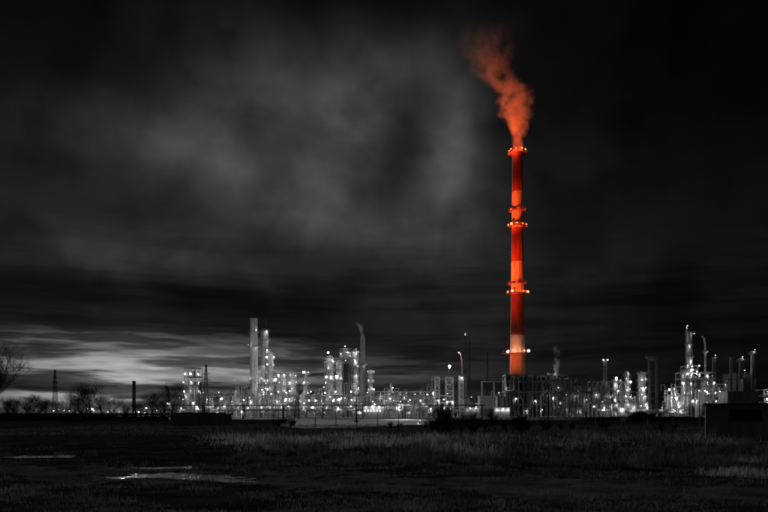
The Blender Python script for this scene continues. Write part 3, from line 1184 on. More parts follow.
for i in range(84):
    px = rng.uniform(168, 446)
    Y = rng.uniform(432, 500)
    upright(px, Y, rng.uniform(6, 17), rng.uniform(0.7, 1.5))
for i in range(44):
    px = rng.uniform(175, 446)
    Y = rng.uniform(430, 480)
    drum(px, Y, rng.uniform(2.0, 7.5), rng.uniform(0.7, 1.4), rng.uniform(1.8, 3.8))
for i in range(10):
    upright(rng.uniform(600, 690), rng.uniform(440, 500), rng.uniform(5, 14), rng.uniform(0.7, 1.4))
for i in range(7):
    drum(rng.uniform(600, 690), rng.uniform(430, 470), rng.uniform(2, 5), rng.uniform(0.8, 1.3), rng.uniform(2, 4))


# --- bundles of bare risers and slim columns that crowd the units
def pipe_bundle(px, Y, h, n, span):
    t = thing('pipe_bundle', ('tall' if h > 16 else 'low') + (' wide' if span > 4.5 else ' narrow') + ' bundle of upright riser pipes ' + zone2(px), 'pipes', (WX(px, Y), Y, 0), 'bundles of riser pipes')
    for i in range(n):
        x = rng.uniform(-span, span)
        y = rng.uniform(-1.5, 1.5)
        z1 = h * rng.uniform(0.45, 1.0)
        x2 = x + rng.choice((-1, 1)) * rng.uniform(0.8, 2.5)
        m = MB()
        m.path([(x, y, 0.0), (x, y, z1), (x2, y, z1), (x2, y, z1 - rng.uniform(1.0, z1 * 0.6))], rng.uniform(0.09, 0.3), 6)
        m.build('pipe', rng.choice(['steel', 'darksteel', 'alu', 'steel']), t)
    for q in range(2):
        m = MB()
        z = h * rng.uniform(0.25, 0.85)
        m.box(-span - 0.3, span + 0.3, -1.9, -1.7, z, z + 0.25)
        m.build('support_beam', 'darksteel', t)
    for q in range(rng.choice((1, 2, 2, 3))):
        lamp(t, rng.uniform(-span, span), -2.4, h * rng.uniform(0.2, 1.0), rng.choice('mddd'))


def zone2(px):
    if 446 <= px < 505:
        return 'between the ladder-like frames and the chimney'
    if 505 <= px < 600:
        return 'behind the dark pipe structures'
    return zone(px)


for i in range(46):
    pipe_bundle(rng.uniform(206, 446), rng.uniform(440, 505), rng.uniform(8, 24), rng.randint(5, 9), rng.uniform(2.5, 6))
for px_b in (455, 462, 468, 474, 479, 486, 492, 499, 503):
    pipe_bundle(px_b, rng.uniform(455, 500), rng.uniform(8, 17), 7, rng.uniform(2.5, 5))
for i in range(16):
    pipe_bundle(rng.uniform(508, 600), rng.uniform(444, 490), rng.uniform(14, 25), 8, rng.uniform(3, 6))
for i in range(20):
    pb = rng.uniform(600, 730)
    if abs(pb - 653) > 10:
        pipe_bundle(pb, rng.uniform(440, 500), rng.uniform(8, 22), 7, rng.uniform(2.5, 5.5))

# --- bright pump hall in the middle
def shed(px0, px1, ytop, Y, label, mt, depth=8.0, openings=(), name='plant_building', lamps=(), ybot=None):
    """flat-roofed building, openings as recessed panes: (px0, px1, row top, row bottom, material)"""
    x0, x1 = WX(px0, Y), WX(px1, Y)
    H = WZ(ytop, Y)
    t = thing(name, label, 'building', ((x0 + x1) / 2, Y, 0))
    w = x1 - x0
    m = MB()
    ops = sorted(openings)
    # front wall assembled around its openings
    x = -w / 2
    c = (x0 + x1) / 2
    for (a, b, ta, tb, _) in ops:
        xa, xb = WX(a, Y) - c, WX(b, Y) - c
        za, zb = max(0.05, WZ(tb, Y)), WZ(ta, Y)
        m.box(x, xa, 0, 0.4, 0, H)
        m.box(xa, xb, 0, 0.4, 0, za)
        m.box(xa, xb, 0, 0.4, zb, H)
        x = xb
    m.box(x, w / 2, 0, 0.4, 0, H)
    m.box(-w / 2, -w / 2 + 0.4, 0.4, depth, 0, H)
    m.box(w / 2 - 0.4, w / 2, 0.4, depth, 0, H)
    m.box(-w / 2 + 0.4, w / 2 - 0.4, depth - 0.4, depth, 0, H)
    wl = m.build('wall', mt, t)
    m = MB()
    m.box(-w / 2 - 0.35, w / 2 + 0.35, -0.35, depth + 0.35, H + 0.004, H + 0.35)
    m.build('roof', mt, t)
    for (a, b, ta, tb, om) in ops:
        xa, xb = WX(a, Y) - c, WX(b, Y) - c
        za, zb = max(0.05, WZ(tb, Y)), WZ(ta, Y)
        m = MB()
        m.box(xa + 0.002, xb - 0.002, 0.25, 0.31, za + 0.002, zb - 0.002)
        m.build('pane', om, wl)
    for lx, ly, k_ in lamps:
        lamp(t, WX(lx, Y) - c, -0.9, WZ(ly, Y), k_)
    return t


emit('lit_window', (1, 1, 1), 0.9)
emit('lit_window_dim', (1, 1, 1), 0.28)
ops = []
xx = 364.0
while xx < 381:
    ops.append((xx, xx + 2.0, 409.6, 412.0, 'lit_window'))
    xx += 3.0
shed(362.5, 383, 407.2, 400, 'low pump hall with a strip of bright lit windows', 'panel', openings=ops, lamps=[(366, 406.5, 'd'), (373, 406.5, 'm'), (379, 406.5, 'd')])

# --- three tall bare frames and the bright mast lamp
frame(435.2, 439.2, 377, 440, [400, 390], 'left slim ladder-like frame under the bright mast lamp', bays=1, depth=4, lamps=[(438, 401, 'd')], thick=0.5, mt='alu', rail=False)
frame(446.2, 453.0, 377, 440, [401, 395.5, 390, 384], 'middle ladder-like frame carrying the bright mast lamp', bays=1, depth=4, lamps=[(447, 402, 'd'), (452, 402, 'd')], thick=0.6, mt='alu', rail=False)
frame(459.6, 463.0, 376, 440, [398, 387], 'right slim ladder-like frame beside the tall thin masts', bays=1, depth=4, lamps=[(461, 378, 'd')], thick=0.6, mt='alu', rail=False)
frame(432, 466, 376, 462, [379.5], 'dark overhead gantry linking the three ladder-like frames', bays=5, depth=5, lamps=[], mt='darksteel', thick=0.35)
t = thing('mast_lamp', 'very bright lamp on a thin mast above the ladder-like frames', 'lamp', (WX(449.5, 444), 444, 0))
m = MB()
m.tube((0, 0, 0), (0, 0, WZ(367.5, 444)), 0.2, 0.12, 8)
m.build('pole', 'darksteel', t)
bright_head(t, WZ(366.3, 444), 0.62, 9000)
lattice(465.2, 333, 520, 2.2, 1.0, 'tall thin lattice flare mast right of the bright mast lamp', [], 'darksteel', 'flare_mast', 'mast', 22, 0.10, [(0, 333.5, 'd')])
lattice(487.5, 352, 640, 1.8, 0.8, 'faint thin mast standing far behind the grey tank block', [], 'darksteel', 'thin_mast', 'mast', 14, 0.08)
t = thing('vent_pipe', 'bent vent pipe with a hooked tip beside the flare mast', 'pipe', (WX(461, 470), 470, 0))
m = MB()
m.path([(0.7, 0, 0), (0.7, 0, WZ(372, 470)), (0.5, 0, WZ(360, 470)), (-0.3, 0, WZ(353.5, 470)), (-1.3, 0, WZ(352.5, 470))], 0.4, 8)
m.build('pipe', 'alu', t)
lamp(t, -1.5, -0.4, WZ(352.6, 470), 'd')

# --- grey block tanks, pipe bridge and lit slot left of the chimney
shed(480, 494.5, 396.5, 430, 'plain pale grey block building left of the dark pipe structure', 'concrete', 10)
shed(497.5, 504.5, 396.8, 440, 'narrow grey block between the pale block and the dark structure', 'panel', 8)
shed(494.6, 510, 408.2, 396, 'low shelter with a glowing slot beside the pale block', 'panel', 6, openings=[(495.5, 500, 409.8, 411.2, 'lit_window'), (501, 505, 409.8, 411.2, 'lit_window'), (506, 509.2, 409.8, 411.4, 'lit_window')], lamps=[(497, 408.8, 'd'), (503, 408.6, 'd'), (508, 408.8, 'd')])
shed(464, 480, 408.5, 404, 'low dim-lit shed behind the bare bush', 'panel', 6, openings=[(466, 471, 409.6, 411.4, 'lit_window_dim'), (473, 478, 409.6, 411.4, 'lit_window_dim')], lamps=[(470, 408, 'd'), (476, 407, 'd')])
pipe_rack(482, 506, 470, [382.2], 'high thin pipe bridge running into the dark structure', npipes=2, spacing=14, dens=0.0, depth=2.5, pm=('alu', 'steel'))

# --- dark pipe structures under the chimney
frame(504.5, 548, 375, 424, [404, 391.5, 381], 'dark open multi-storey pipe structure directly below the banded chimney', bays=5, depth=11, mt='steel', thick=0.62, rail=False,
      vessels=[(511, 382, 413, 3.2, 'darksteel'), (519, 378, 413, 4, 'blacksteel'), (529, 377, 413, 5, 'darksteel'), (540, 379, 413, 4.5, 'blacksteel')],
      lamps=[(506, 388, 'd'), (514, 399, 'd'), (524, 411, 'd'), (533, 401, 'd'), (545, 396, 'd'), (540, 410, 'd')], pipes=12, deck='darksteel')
frame(548.5, 566, 374, 432, [405, 392, 380], 'dense dark vessel structure with a small wisp of steam on top', bays=3, depth=10, mt='darksteel', thick=0.5, rail=True,
      vessels=[(551.5, 376, 413, 3.6, 'steel'), (556.5, 378, 413, 3.6, 'steel'), (562, 376, 413, 4, 'darksteel')],
      lamps=[(545.5, 374, 'd'), (553, 374.5, 'd'), (551, 398, 'd'), (558, 403, 'd'), (564, 410, 'd'), (556, 388, 'd')], pipes=8, deck='darksteel')
frame(567, 589, 378, 420, [405.5, 392], 'open two-bay frame of dark beams with pale tanks behind', bays=2, depth=9, mt='darksteel', thick=0.75, rail=False,
      vessels=[(571.5, 384, 413, 5.2, 'steel'), (583, 385, 413, 6.0, 'steel')],
      lamps=[(573, 396, 'd'), (584, 400, 'd'), (577, 411, 'd')], pipes=8, deck='darksteel')
frame(590, 611, 381.5, 452, [399, 391], 'dim structure of close-set upright pipes right of the open frame', bays=4, depth=8, mt='steel', thick=0.3, rail=False,
      vessels=[(593, 383, 412, 3.4, 'steel'), (597.5, 384, 412, 3.2, 'alu'), (602, 383, 412, 3.0, 'steel'), (608, 386, 412, 3.6, 'steel')],
      lamps=[(594, 395, 'd'), (600, 402, 'd'), (607, 396, 'd')], pipes=16)


shed(505.5, 547, 377.0, 436, 'added dark backing block hiding the chimney foot behind the pipe structure', 'blacksteel', 6)  # added backing that keeps the lit chimney foot from showing


# canopy with a pale flat roof
def canopy():
    Y = 405
    x0, x1 = WX(589, Y), WX(613.5, Y)
    t = thing('canopy', 'flat pale canopy roof on posts in front of the upright pipes', 'canopy', ((x0 + x1) / 2, Y, 0))
    w = x1 - x0
    z = WZ(404, Y)
    m = MB()
    m.box(-w / 2, w / 2, -4, 4, z, z + 0.9)
    m.build('roof', 'alu', t)
    for i in range(6):
        for y in (-3.6, 3.6):
            x = -w / 2 + 0.4 + (w - 0.8) * i / 5
            m = MB()
            m.box(x - 0.15, x + 0.15, y - 0.15, y + 0.15, 0, z - 0.004)
            m.build('post', 'alu', t)
    for x in (-4.5, 0.5, 4):
        lamp(t, x, -2, z - 1.4, 'd')


canopy()
# --- masts and columns right of the chimney
lattice(605, 359.5, 500, 2.4, 1.6, 'lattice floodlight mast with two small lamps on its head', [(360, 2.4)], 'steel', 'lattice_mast', 'mast', 14, 0.12, [(-2, 360, 'd'), (2.2, 360, 'd'), (1.4, 382, 'm')])
column(615.5, 379.5, 4.2, 470, 'short column with the very bright lamp on top', (382, 390, 398), [(-1.8, 384, 'd'), (1.8, 391, 'd'), (-1.6, 399, 'd'), (1.2, 404, 'd')], 'alu')
t = thing('mast_lamp', 'very bright lamp on a post above the short column', 'lamp', (WX(616.4, 462), 462, 0))
m = MB()
m.tube((0, 0, 0), (0, 0, WZ(379.3, 462)), 0.18, 0.12, 8)
m.build('pole', 'darksteel', t)
bright_head(t, WZ(378.3, 462), 0.60, 9000)
column(621.3, 380, 1.8, 455, 'thin plain pole-like stack right of the bright post lamp', (), (), 'alu', 'thin_stack', 'stack', dome=False, riser=False, lad=False)
column(627.6, 371, 3.8, 480, 'lit column with a pointed top left of the wide ringed column', (376, 384, 392, 399), [(0, 374, 'd'), (1.8, 382, 'm'), (-2, 379, 'd'), (-2, 390, 'm'), (1.8, 397, 'm'), (1.6, 389, 'd'), (-1.8, 401, 'd')], 'alu', taper=0.75)
column(642.4, 372.5, 6.2, 474, 'wide ringed column of pale lit bands left of the dark water tower', (374, 381, 388, 396, 403),
       [(-1.8, 373, 'd'), (1.4, 372.8, 'd'), (-2, 380, 'd'), (2, 379, 'd'), (-1, 388, 'm'), (2.0, 387.5, 'd'), (-2, 395, 'd'), (1, 396, 'm'), (2, 403, 'd')], 'alu')
shed(613, 637, 404, 450, 'low pale lit building beneath the short columns', 'panel', 8, lamps=[(616, 405, 'd'), (622, 409, 'm'), (628, 404, 'd'), (634, 407, 'd')])


def water_tower():
    Y = 470
    t = thing('water_tower', 'dark two-legged tower with a broad head, unlit', 'tower', (WX(653, Y), Y, 0))
    zt, zh = WZ(356, Y), WZ(361.5, Y)
    for s in (-1, 1):
        m = MB()
        m.lathe([(0.95, 0), (0.8, zh)], s * 2.2, 0, 12)
        m.build('leg', 'blacksteel', t)
    m = MB()
    for i in range(8):
        z = 3 + (zh - 5) * i / 7
        m.box(-2.2, 2.2, -0.12, 0.12, z - 0.15, z + 0.15)
    m.build('bracing', 'blacksteel', t)
    m = MB()
    m.lathe([(2.0, zh), (3.9, zh + 1.4), (4.1, zt - 0.3), (3.9, zt), (0.001, zt + 0.25)], n=20)
    m.build('head_tank', 'blacksteel', t)
    ring_platform(t, zt - 0.6, 4.0, 4.8, 1.1, 18, 'blacksteel')
    return t


water_tower()
# --- right-hand unit
column(689.6, 331, 4.2, 470, 'tall slender column rising from the lamp-crowded right unit', (333, 345, 357, 368), [(0.6, 361, 'm'), (3.2, 334, 'd'), (-1.5, 345, 'd'), (1, 370, 'm')], 'alu', 'slender_column', 'column')
column(686.6, 326, 1.5, 476, 'thin vent stack left of the slender column, slightly taller', (), [(0, 326, 'd')], 'steel', 'vent_stack', 'stack', dome=False, riser=False, lad=False)
frame(679.5, 711, 372.5, 466, [405.5, 396, 386.5, 379], 'crowded right unit of decks and lamps around a dark vessel', bays=4, depth=12, lk='mmd', dens=0.95, pipes=12,
      vessels=[(684, 371, 412, 4.5, 'alu'), (704, 380, 412, 4.2, 'alu'), (708.5, 384, 412, 3.6, 'steel')])
frame(683.5, 695, 366, 474, [376, 370], 'stepped top of the right unit below the slender column', bays=2, depth=8, lk='mmd', dens=0.9, pipes=3)
column(697.8, 379, 7.0, 458, 'silhouetted vessel with a black shell in the middle of the right unit', (), (), 'blacksteel', 'dark_vessel', 'vessel', riser=False)  # shell coloured black to stand for its silhouette
column(674.5, 388, 4.0, 462, 'stubby column beside the brightest lamp of the right unit', (391, 399), [(-1.5, 389, 'd'), (1.8, 404, 'd')], 'steel')
t = thing('mast_lamp', 'very bright lamp on a short post left of the right unit', 'lamp', (WX(676.3, 452), 452, 0))
m = MB()
m.tube((0, 0, 0), (0, 0, WZ(399, 452)), 0.16, 0.12, 8)
m.build('pole', 'darksteel', t)
bright_head(t, WZ(398, 452), 0.55, 9000)
frame(711.5, 723, 384, 472, [405, 396, 389], 'small lit structure on the right end of the crowded unit', bays=2, depth=8, lk='mmd', dens=0.95, pipes=6)
frame(723.5, 731, 398, 474, [405], 'lowest lit deck tapering off beside the grey hall', bays=1, depth=6, lk='mmd', dens=0.95, pipes=2)
t = thing('flare_pipe', 'tall thin pipe with a hooked top right of the slender column', 'pipe', (WX(705.2, 480), 480, 0))
m = MB()
m.path([(0.2, 0, 0), (0.0, 0, WZ(345, 480)), (-0.7, 0, WZ(338.5, 480)), (-1.9, 0, WZ(336.4, 480))], 0.62, 8)
m.build('pipe', 'alu', t)
ring_platform(t, WZ(352, 480), 0.6, 1.6, 1.1, 12)
lamp(t, 1.4, -0.6, WZ(351.5, 480), 'd')
column(714.2, 357, 3.6, 520, 'dim plain stack right of the hooked pipe', (), [(0, 355.5, 'd')], 'darksteel', 'plain_stack', 'stack', dome=False, riser=False, lad=False)
column(731.0, 357, 2.4, 520, 'dim narrow stack left of the big dark hall', (), (), 'darksteel', 'plain_stack', 'stack', dome=False, riser=False, lad=False)
pipe_rack(711, 742, 486, [380.2], 'dim pipe bridge leading to the big dark hall', npipes=2, spacing=9, dens=0.0, depth=2.5, pm=('steel', 'darksteel'))
shed(736, 790, 373.5, 520, 'big dark unlit hall at the right edge of the plant', 'darkconcrete', 20, lamps=[(744, 370.5, 'm')])
column(741.2, 358, 4.0, 516, 'squat dim stack with a lamp on the big dark hall, left one', (361,), [(0, 357, 'm')], 'darksteel', 'hall_stack', 'stack', dome=False, riser=False, lad=False)
column(753, 351, 4.2, 516, 'taller dim stack with a lamp on the big dark hall, right one', (354,), [(0, 350, 'm')], 'steel', 'hall_stack', 'stack', dome=False, riser=False, lad=False)
shed(727.5, 759, 392, 420, 'plain dark grey windowless hall behind the near concrete shed', 'panel', 12)
frame(760.5, 775, 389.5, 430, [402, 396], 'lamp-lit structure cut by the right edge of the picture', bays=2, depth=8, lamps=[(763, 392, 'm'), (766, 393, 'd'), (762.5, 399, 'm'), (766, 401, 'd'), (763.5, 403, 'd')], pipes=4)

# --- pale insulated pipelines lying along the front of the plant
for a, b, Y, lab in ((462, 522, 330, 'pale ground pipeline catching light left of the dark pipe structure'), (540.5, 557, 335, 'short pale length of ground pipeline under the dark vessel structure'),
                     (606, 630, 330, 'dim ground pipeline in front of the canopy'), (656, 692, 335, 'pale ground pipeline in front of the right unit')):
    t = thing('ground_pipeline', lab, 'pipeline', (WX((a + b) / 2, Y), Y, 0))
    w = S(b - a, Y)
    m = MB()
    m.tube((-w / 2, 0, 0.75), (w / 2, 0, 0.75), 0.38, n=10)
    m.build('pipe', 'alu', t)
    for i in range(max(2, int(w / 5))):
        x = -w / 2 + w * (i + 0.5) / max(2, int(w / 5))
        m = MB()
        m.box(x - 0.2, x + 0.2, -0.5, 0.5, 0, 0.42)
        m.build('sleeper', 'concrete', t)

# ================================================================== MASTS THAT LIGHT THE PLANT
WHT = (1, 1, 1)
FG = 'dark floodlight masts along the plant front'
flood_mast(298.5, 318, 384, 'dark pole standing before the vessels right of the tall stacks', [(254, 365, 500, 0.242 * MW, 26, WHT), (268, 365, 500, 0.198 * MW, 26, WHT)])
flood_mast(356.2, 205, 392, 'tall dark pole before the lamp-covered column, its foot at the apron', [(332, 385, 460, 0.154 * MW, 20, WHT), (358, 370, 475, 0.110 * MW, 22, WHT)])
flood_mast(219, 322, 396, 'dark pole at the left end of the overhead pipeline', [(190, 392, 480, 0.110 * MW, 24, WHT), (240, 402, 460, 0.110 * MW, 34, WHT)])
flood_mast(548.3, 200, 386, 'dark pole on a low plinth in front of the dark pipe structure', [(585, 396, 430, 0.066 * MW, 22, WHT), (525, 396, 430, 0.03 * MW, 22, WHT), (492, 417, 330, 0.05 * MW, 22, WHT)])
flood_mast(664, 330, 402, 'short dark pole between water tower and right unit', [(690, 365, 470, 0.077 * MW, 26, WHT), (636, 390, 470, 0.110 * MW, 8, WHT)])
flood_mast(405, 316, 400, 'dark pole at the right end of the fenced apron', [(420, 400, 460, 0.110 * MW, 40, WHT), (487, 404, 430, 0.035 * MW, 14, WHT), (372, 420, 250, 0.09 * MW, 60, WHT)])

# small wisps
k = 488 / F
plume('smoke_wisp', 'thin grey wisp leaving the plain grey stack', (WX(362.8, 488), 488, WZ(337.5, 488)), 16 * k,
      [(0, 0), (0.4, -0.8 * k), (0.7, -3 * k), (1, -7 * k)], [(0, 2.2 * k), (0.5, 3.0 * k), (1, 4.5 * k)],
      [(0, 1.0), (0.5, 0.5), (1, 0.0)], (0.9, 0.9, 0.9), 0.6, 0.25, 0.8, 2.0)
k = 440 / F
plume('smoke_wisp', 'faint grey steam column above the dense dark vessel structure', (WX(556, 440), 440, WZ(376, 440)), 30 * k,
      [(0, 0), (0.5, 0.6 * k), (1, 0.2 * k)], [(0, 2.5 * k), (0.5, 3.4 * k), (1, 4 * k)],
      [(0, 0.9), (0.5, 0.5), (1, 0.0)], (0.9, 0.9, 0.9), 0.8, 0.22, 0.8, 3.0)

# ================================================================== FAR LAMPS ON THE LEFT
far = [(40, 409, 'd'), (56, 403, 'd'), (57.5, 409.5, 'd'), (63, 410.5, 'd'), (68, 411, 'd'), (75, 411, 'd'), (80, 410, 'd'), (86.5, 408.8, 'm'), (91, 409, 'm'), (97.5, 410.5, 'd'),
       (102.5, 411.5, 'd'), (106.5, 412, 'm'), (118, 412, 'd'), (111, 409.5, 'd'), (126, 411, 'd'), (137.5, 412, 'm'), (140.5, 412.5, 'd'), (145, 408.2, 'b'), (144, 413, 'm'),
       (155.5, 410.6, 'm'), (161, 412, 'd'), (170, 405, 'd'), (166, 411, 'd'), (181.5, 411, 'b'), (186, 411.5, 'd'), (192, 411, 'd'), (178, 398, 'd'), (150, 400, 'd'), (122, 408, 'd')]
far += [(rng.uniform(44, 178), rng.uniform(407, 413), 'd') for _ in range(16)]
for px, py, k_ in far:
    Y = rng.uniform(540, 600)
    lamp_post(px, Y, max(3.0, WZ(py, Y) + 0.15), {'d': 'dim', 'm': 'clear', 'b': 'bright'}[k_] + (' tall' if py < 409.5 else ' low') + ' distant lamp post ' + left_zone(px), k_, 'distant lamp posts on the left')
lamp_post(418, 172, 1.1, 'low bollard lamp glowing alone on the dark grass past the apron', 'd', arm=0.4)

# ================================================================== WALLS, FENCES AND THE NEAR SHED


def panel_wall():
    Y0 = 162.0
    x0, x1 = WX(171, Y0), WX(231, Y0)
    t = thing('panel_wall', 'dark wall of upright ribbed panels below the square lit structure', 'wall', ((x0 + x1) / 2, Y0, 0))
    n = 11
    w = (x1 - x0) / n
    for i in range(n):
        m = MB()
        h = 2.75 - 0.05 * (i % 3) - (0.25 if i == 10 else 0)
        a = -(x1 - x0) / 2 + i * w
        m.box(a + 0.02, a + w - 0.02, 0, 0.12, 0, h)
        for q in range(5):
            xr = a + w * (q + 0.5) / 5
            m.box(xr - 0.06, xr + 0.06, -0.05, -0.001, 0.02, h - 0.02)
        m.build('panel', 'panel' if i % 4 else 'concrete', t)
    for i in range(n + 1):
        a = -(x1 - x0) / 2 + i * w
        m = MB()
        m.box(a - 0.05, a + 0.05, 0.13, 0.25, 0, 2.6)
        m.build('post', 'blacksteel', t)


panel_wall()


def low_wall(px0, px1, Y, h, label, n, mt='darkconcrete'):
    x0, x1 = WX(px0, Y), WX(px1, Y)
    t = thing('perimeter_wall', label, 'wall', ((x0 + x1) / 2, Y, 0))
    w = (x1 - x0) / n
    for i in range(n):
        a = -(x1 - x0) / 2 + i * w
        m = MB()
        hh = h + rng.uniform(-0.04, 0.04)
        m.box(a + 0.015, a + w - 0.015, 0, 0.15, 0, hh)
        m.box(a + 0.15, a + w - 0.15, -0.04, -0.001, 0.3, hh - 0.3)
        m.build('panel', mt, t)
    for i in range(n + 1):
        a = -(x1 - x0) / 2 + i * w
        m = MB()
        m.box(a - 0.12, a + 0.12, 0.152, 0.4, 0, h + 0.1)
        m.build('post', mt, t)


low_wall(-30, 168, 265, 1.45, 'long low dark concrete wall under the distant lamps on the left', 30)
low_wall(520, 706, 262, 1.15, 'long low dark concrete wall in front of the chimney and right units', 28)


def wire_fence(px0, px1, Y, h, step, label, mesh=False):
    x0, x1 = WX(px0, Y), WX(px1, Y)
    t = thing('wire_fence', label, 'fence', ((x0 + x1) / 2, Y, 0))
    w = x1 - x0
    n = int(w / step)
    for i in range(n + 1):
        x = -w / 2 + w * i / n
        m = MB()
        m.tube((x, 0, -0.3), (x + rng.uniform(-0.06, 0.06), 0, h + rng.uniform(-0.1, 0.15)), 0.075, n=6)
        m.tube((x, 0, h), (x, -0.35, h + 0.35), 0.05, n=5)
        m.build('post', 'blacksteel', t)
    for z in (0.15, h * 0.5, h - 0.08):
        m = MB()
        m.tube((-w / 2, -0.05, z), (w / 2, -0.05, z), 0.022, n=4)
        m.build('wire', 'blacksteel', t)
    m = MB()
    cell = 0.45
    k_ = int(h / cell)
    for i in range(int(w / cell)):
        x = -w / 2 + i * cell
        m.tube((x, -0.06, 0.1), (x + h, -0.06, 0.1 + h - 0.2), 0.006, n=3, cap=False)
        m.tube((x + h, -0.065, 0.1), (x, -0.065, 0.1 + h - 0.2), 0.006, n=3, cap=False)
    tag(m.build('wire_mesh', 'blacksteel', t), kind='stuff')


wire_fence(232, 440, 138, 2.3, 3.7, 'dark wire fence on posts in front of the pale apron')
wire_fence(440, 700, 150, 1.7, 5.2, 'dark wire fence on posts crossing the right-hand field')

# gate post and barrier sign seen left of the fence
t = thing('barrier', 'small pale barrier bar on a post at the edge of the field', 'barrier', (WX(222.5, 118), 118, 0))
m = MB()
m.box(-0.08, 0.08, -0.08, 0.08, 0, 1.0)
m.build('post', 'concrete', t)
m = MB()
m.box(0.09, 1.9, -0.04, 0.04, 0.62, 0.76)
m.build('bar', 'alu', t)


def near_shed():
    Y = 72.0
    x0, x1, H = WX(705.5, Y), WX(800, Y), WZ(405.3, Y)
    t = thing('concrete_shed', 'near dark concrete shed with a wide black opening at the right edge', 'building', (x0, Y, 0), rz=R(-23))
    w = x1 - x0
    a, b = WX(726.5, Y) - x0, WX(756, Y) - x0
    za, zb = WZ(421.5, Y), WZ(410, Y)
    D = 6.0
    m = MB()
    m.box(0, a, 0, 0.3, -0.2, H)
    m.box(a, b, 0, 0.3, -0.2, za)
    m.box(a, b, 0, 0.3, zb, H)
    m.box(b, w, 0, 0.3, -0.2, H)
    m.box(0, 0.3, 0.3, D, -0.2, H)
    m.box(w - 0.3, w, 0.3, D, -0.2, H)
    m.box(0.3, w - 0.3, D - 0.3, D, -0.2, H)
    m.build('wall', 'panel', t)
    m = MB()
    m.box(-0.2, w + 0.2, -0.25, D + 0.2, H + 0.004, H + 0.2)
    m.build('roof', 'panel', t)
    m = MB()
    m.box(a - 0.05, b + 0.05, -0.08, -0.003, za - 0.12, za - 0.002)
    m.build('sill', 'panel', t)
    for i in range(9):
        xa = 0.05 + (w - 0.1) * i / 9
        for (z0_, z1_) in ((0.0, za - 0.15), (zb + 0.05, H - 0.05)):
            m = MB()
            m.box(xa + 0.02, xa + (w - 0.1) / 9 - 0.02, -0.035, -0.002, z0_, z1_)
            m.build('cladding_panel', rng.choice(['panel', 'concrete', 'panel']), t)
    m = MB()
    m.tube((-0.1, -0.33, H + 0.1), (w + 0.1, -0.33, H + 0.1), 0.06, n=6)
    m.tube((0.12, -0.33, H + 0.1), (0.12, -0.12, 0.0), 0.05, n=6)
    m.build('gutter', 'darksteel', t)
    n = 6
    for i in range(n):
        xa = a + (b - a) * i / n
        m = MB()
        m.box(xa + 0.01, xa + (b - a) / n - 0.01, 0.2, 0.25, za + 0.01, zb - 0.01)
        m.build('shutter_panel', 'blacksteel', t)


near_shed()

# dark spoil heap in front of the right units
def heap():
    t = MB()
    n, K = 40, 9
    Y = 240.0
    hgt = WZ(411.6, Y)
    rw = S(21, Y)
    prof = []
    for k_ in range(K):
        f = k_ / (K - 1)
        for i in range(n):
            a = 2 * math.pi * i / n
            jit = 1 + 0.12 * math.sin(3 * a + 1.3) + 0.06 * math.sin(7 * a + k_)
            rr = rw * (1 - f) * jit
            zz = hgt * (1 - (1 - f) ** 1.6) * (1 + 0.04 * math.sin(5 * a + k_))
            t.v.append((rr * math.cos(a), rr * 0.6 * math.sin(a), zz - 0.1))
    for k_ in range(K - 1):
        for i in range(n):
            j = (i + 1) % n
            t.face((k_ * n + i, k_ * n + j, (k_ + 1) * n + j, (k_ + 1) * n + i))
    o = t.build('spoil_heap', 'soil', None, smooth=True, loc=(WX(640, Y), Y, 0))
    tag(o, 'dark rounded heap of earth in front of the wide ringed column', 'heap')


heap()

# ================================================================== BARE TREES AND BUSHES


def branch_mesh(seed, height, levels, spread, rad0, trunk_frac=0.2):
    """returns (trunk MB, crown MB) of a leafless tree"""
    r_ = random.Random(seed)
    tr, cr = MB(), MB()

    def grow(p, d, length, r, lev):
        q = p.copy()
        segs = 3 if lev < 3 else 2
        for s in range(segs):
            d = (d + Vector((r_.uniform(-1, 1), r_.uniform(-1, 1), r_.uniform(-0.4, 0.8))) * 0.17).normalized()
            e = q + d * (length / segs)
            ra, rb_ = r * (1 - 0.4 * s / segs), r * (1 - 0.4 * (s + 1) / segs)
            (tr if lev == 0 else cr).tube(q, e, ra, rb_, 6 if lev == 0 else (4 if lev < 3 else 3), cap=False)
            if lev < levels and (lev > 0 or s > 0):
                for _ in range(3 if s == segs - 1 else 1):
                    ax = Vector((r_.uniform(-1, 1), r_.uniform(-1, 1), r_.uniform(-0.1, 0.5))).normalized()
                    nd = (d * (1 - spread) + ax * spread + Vector((0, 0, 0.12))).normalized()
                    grow(e, nd, length * r_.uniform(0.62, 0.86) * (1.5 if lev == 0 else 1), max(0.008, rb_ * r_.uniform(0.5, 0.75)), lev + 1)
            q = e
    grow(Vector((0, 0, -0.1)), Vector((0, 0, 1)), height * trunk_frac, rad0, 0)
    return tr, cr


TREES = []
for sd in range(4):
    tr, cr = branch_mesh(100 + sd * 7, 9.0, 5, 0.5, 0.2, 0.2)
    a = tr.build('trunk', 'bark')
    b = cr.build('crown', 'bark')
    TREES.append((a.data, b.data, max(v[2] for v in cr.v)))
    bpy.data.objects.remove(a)
    bpy.data.objects.remove(b)


def tree(px, ytop, Y, kind, label, name='bare_tree', cat='tree', group=None, wide=1.0, zbase=0.0):
    td, cd, hh = TREES[kind % len(TREES)]
    s = (WZ(ytop, Y) - zbase) / hh
    t = thing(name, label, cat, (WX(px, Y), Y, zbase), group, rz=rng.uniform(0, 6.28))
    t.scale = (s * wide, s * wide, s)
    link('trunk', td, t)
    link('crown', cd, t)
    return t


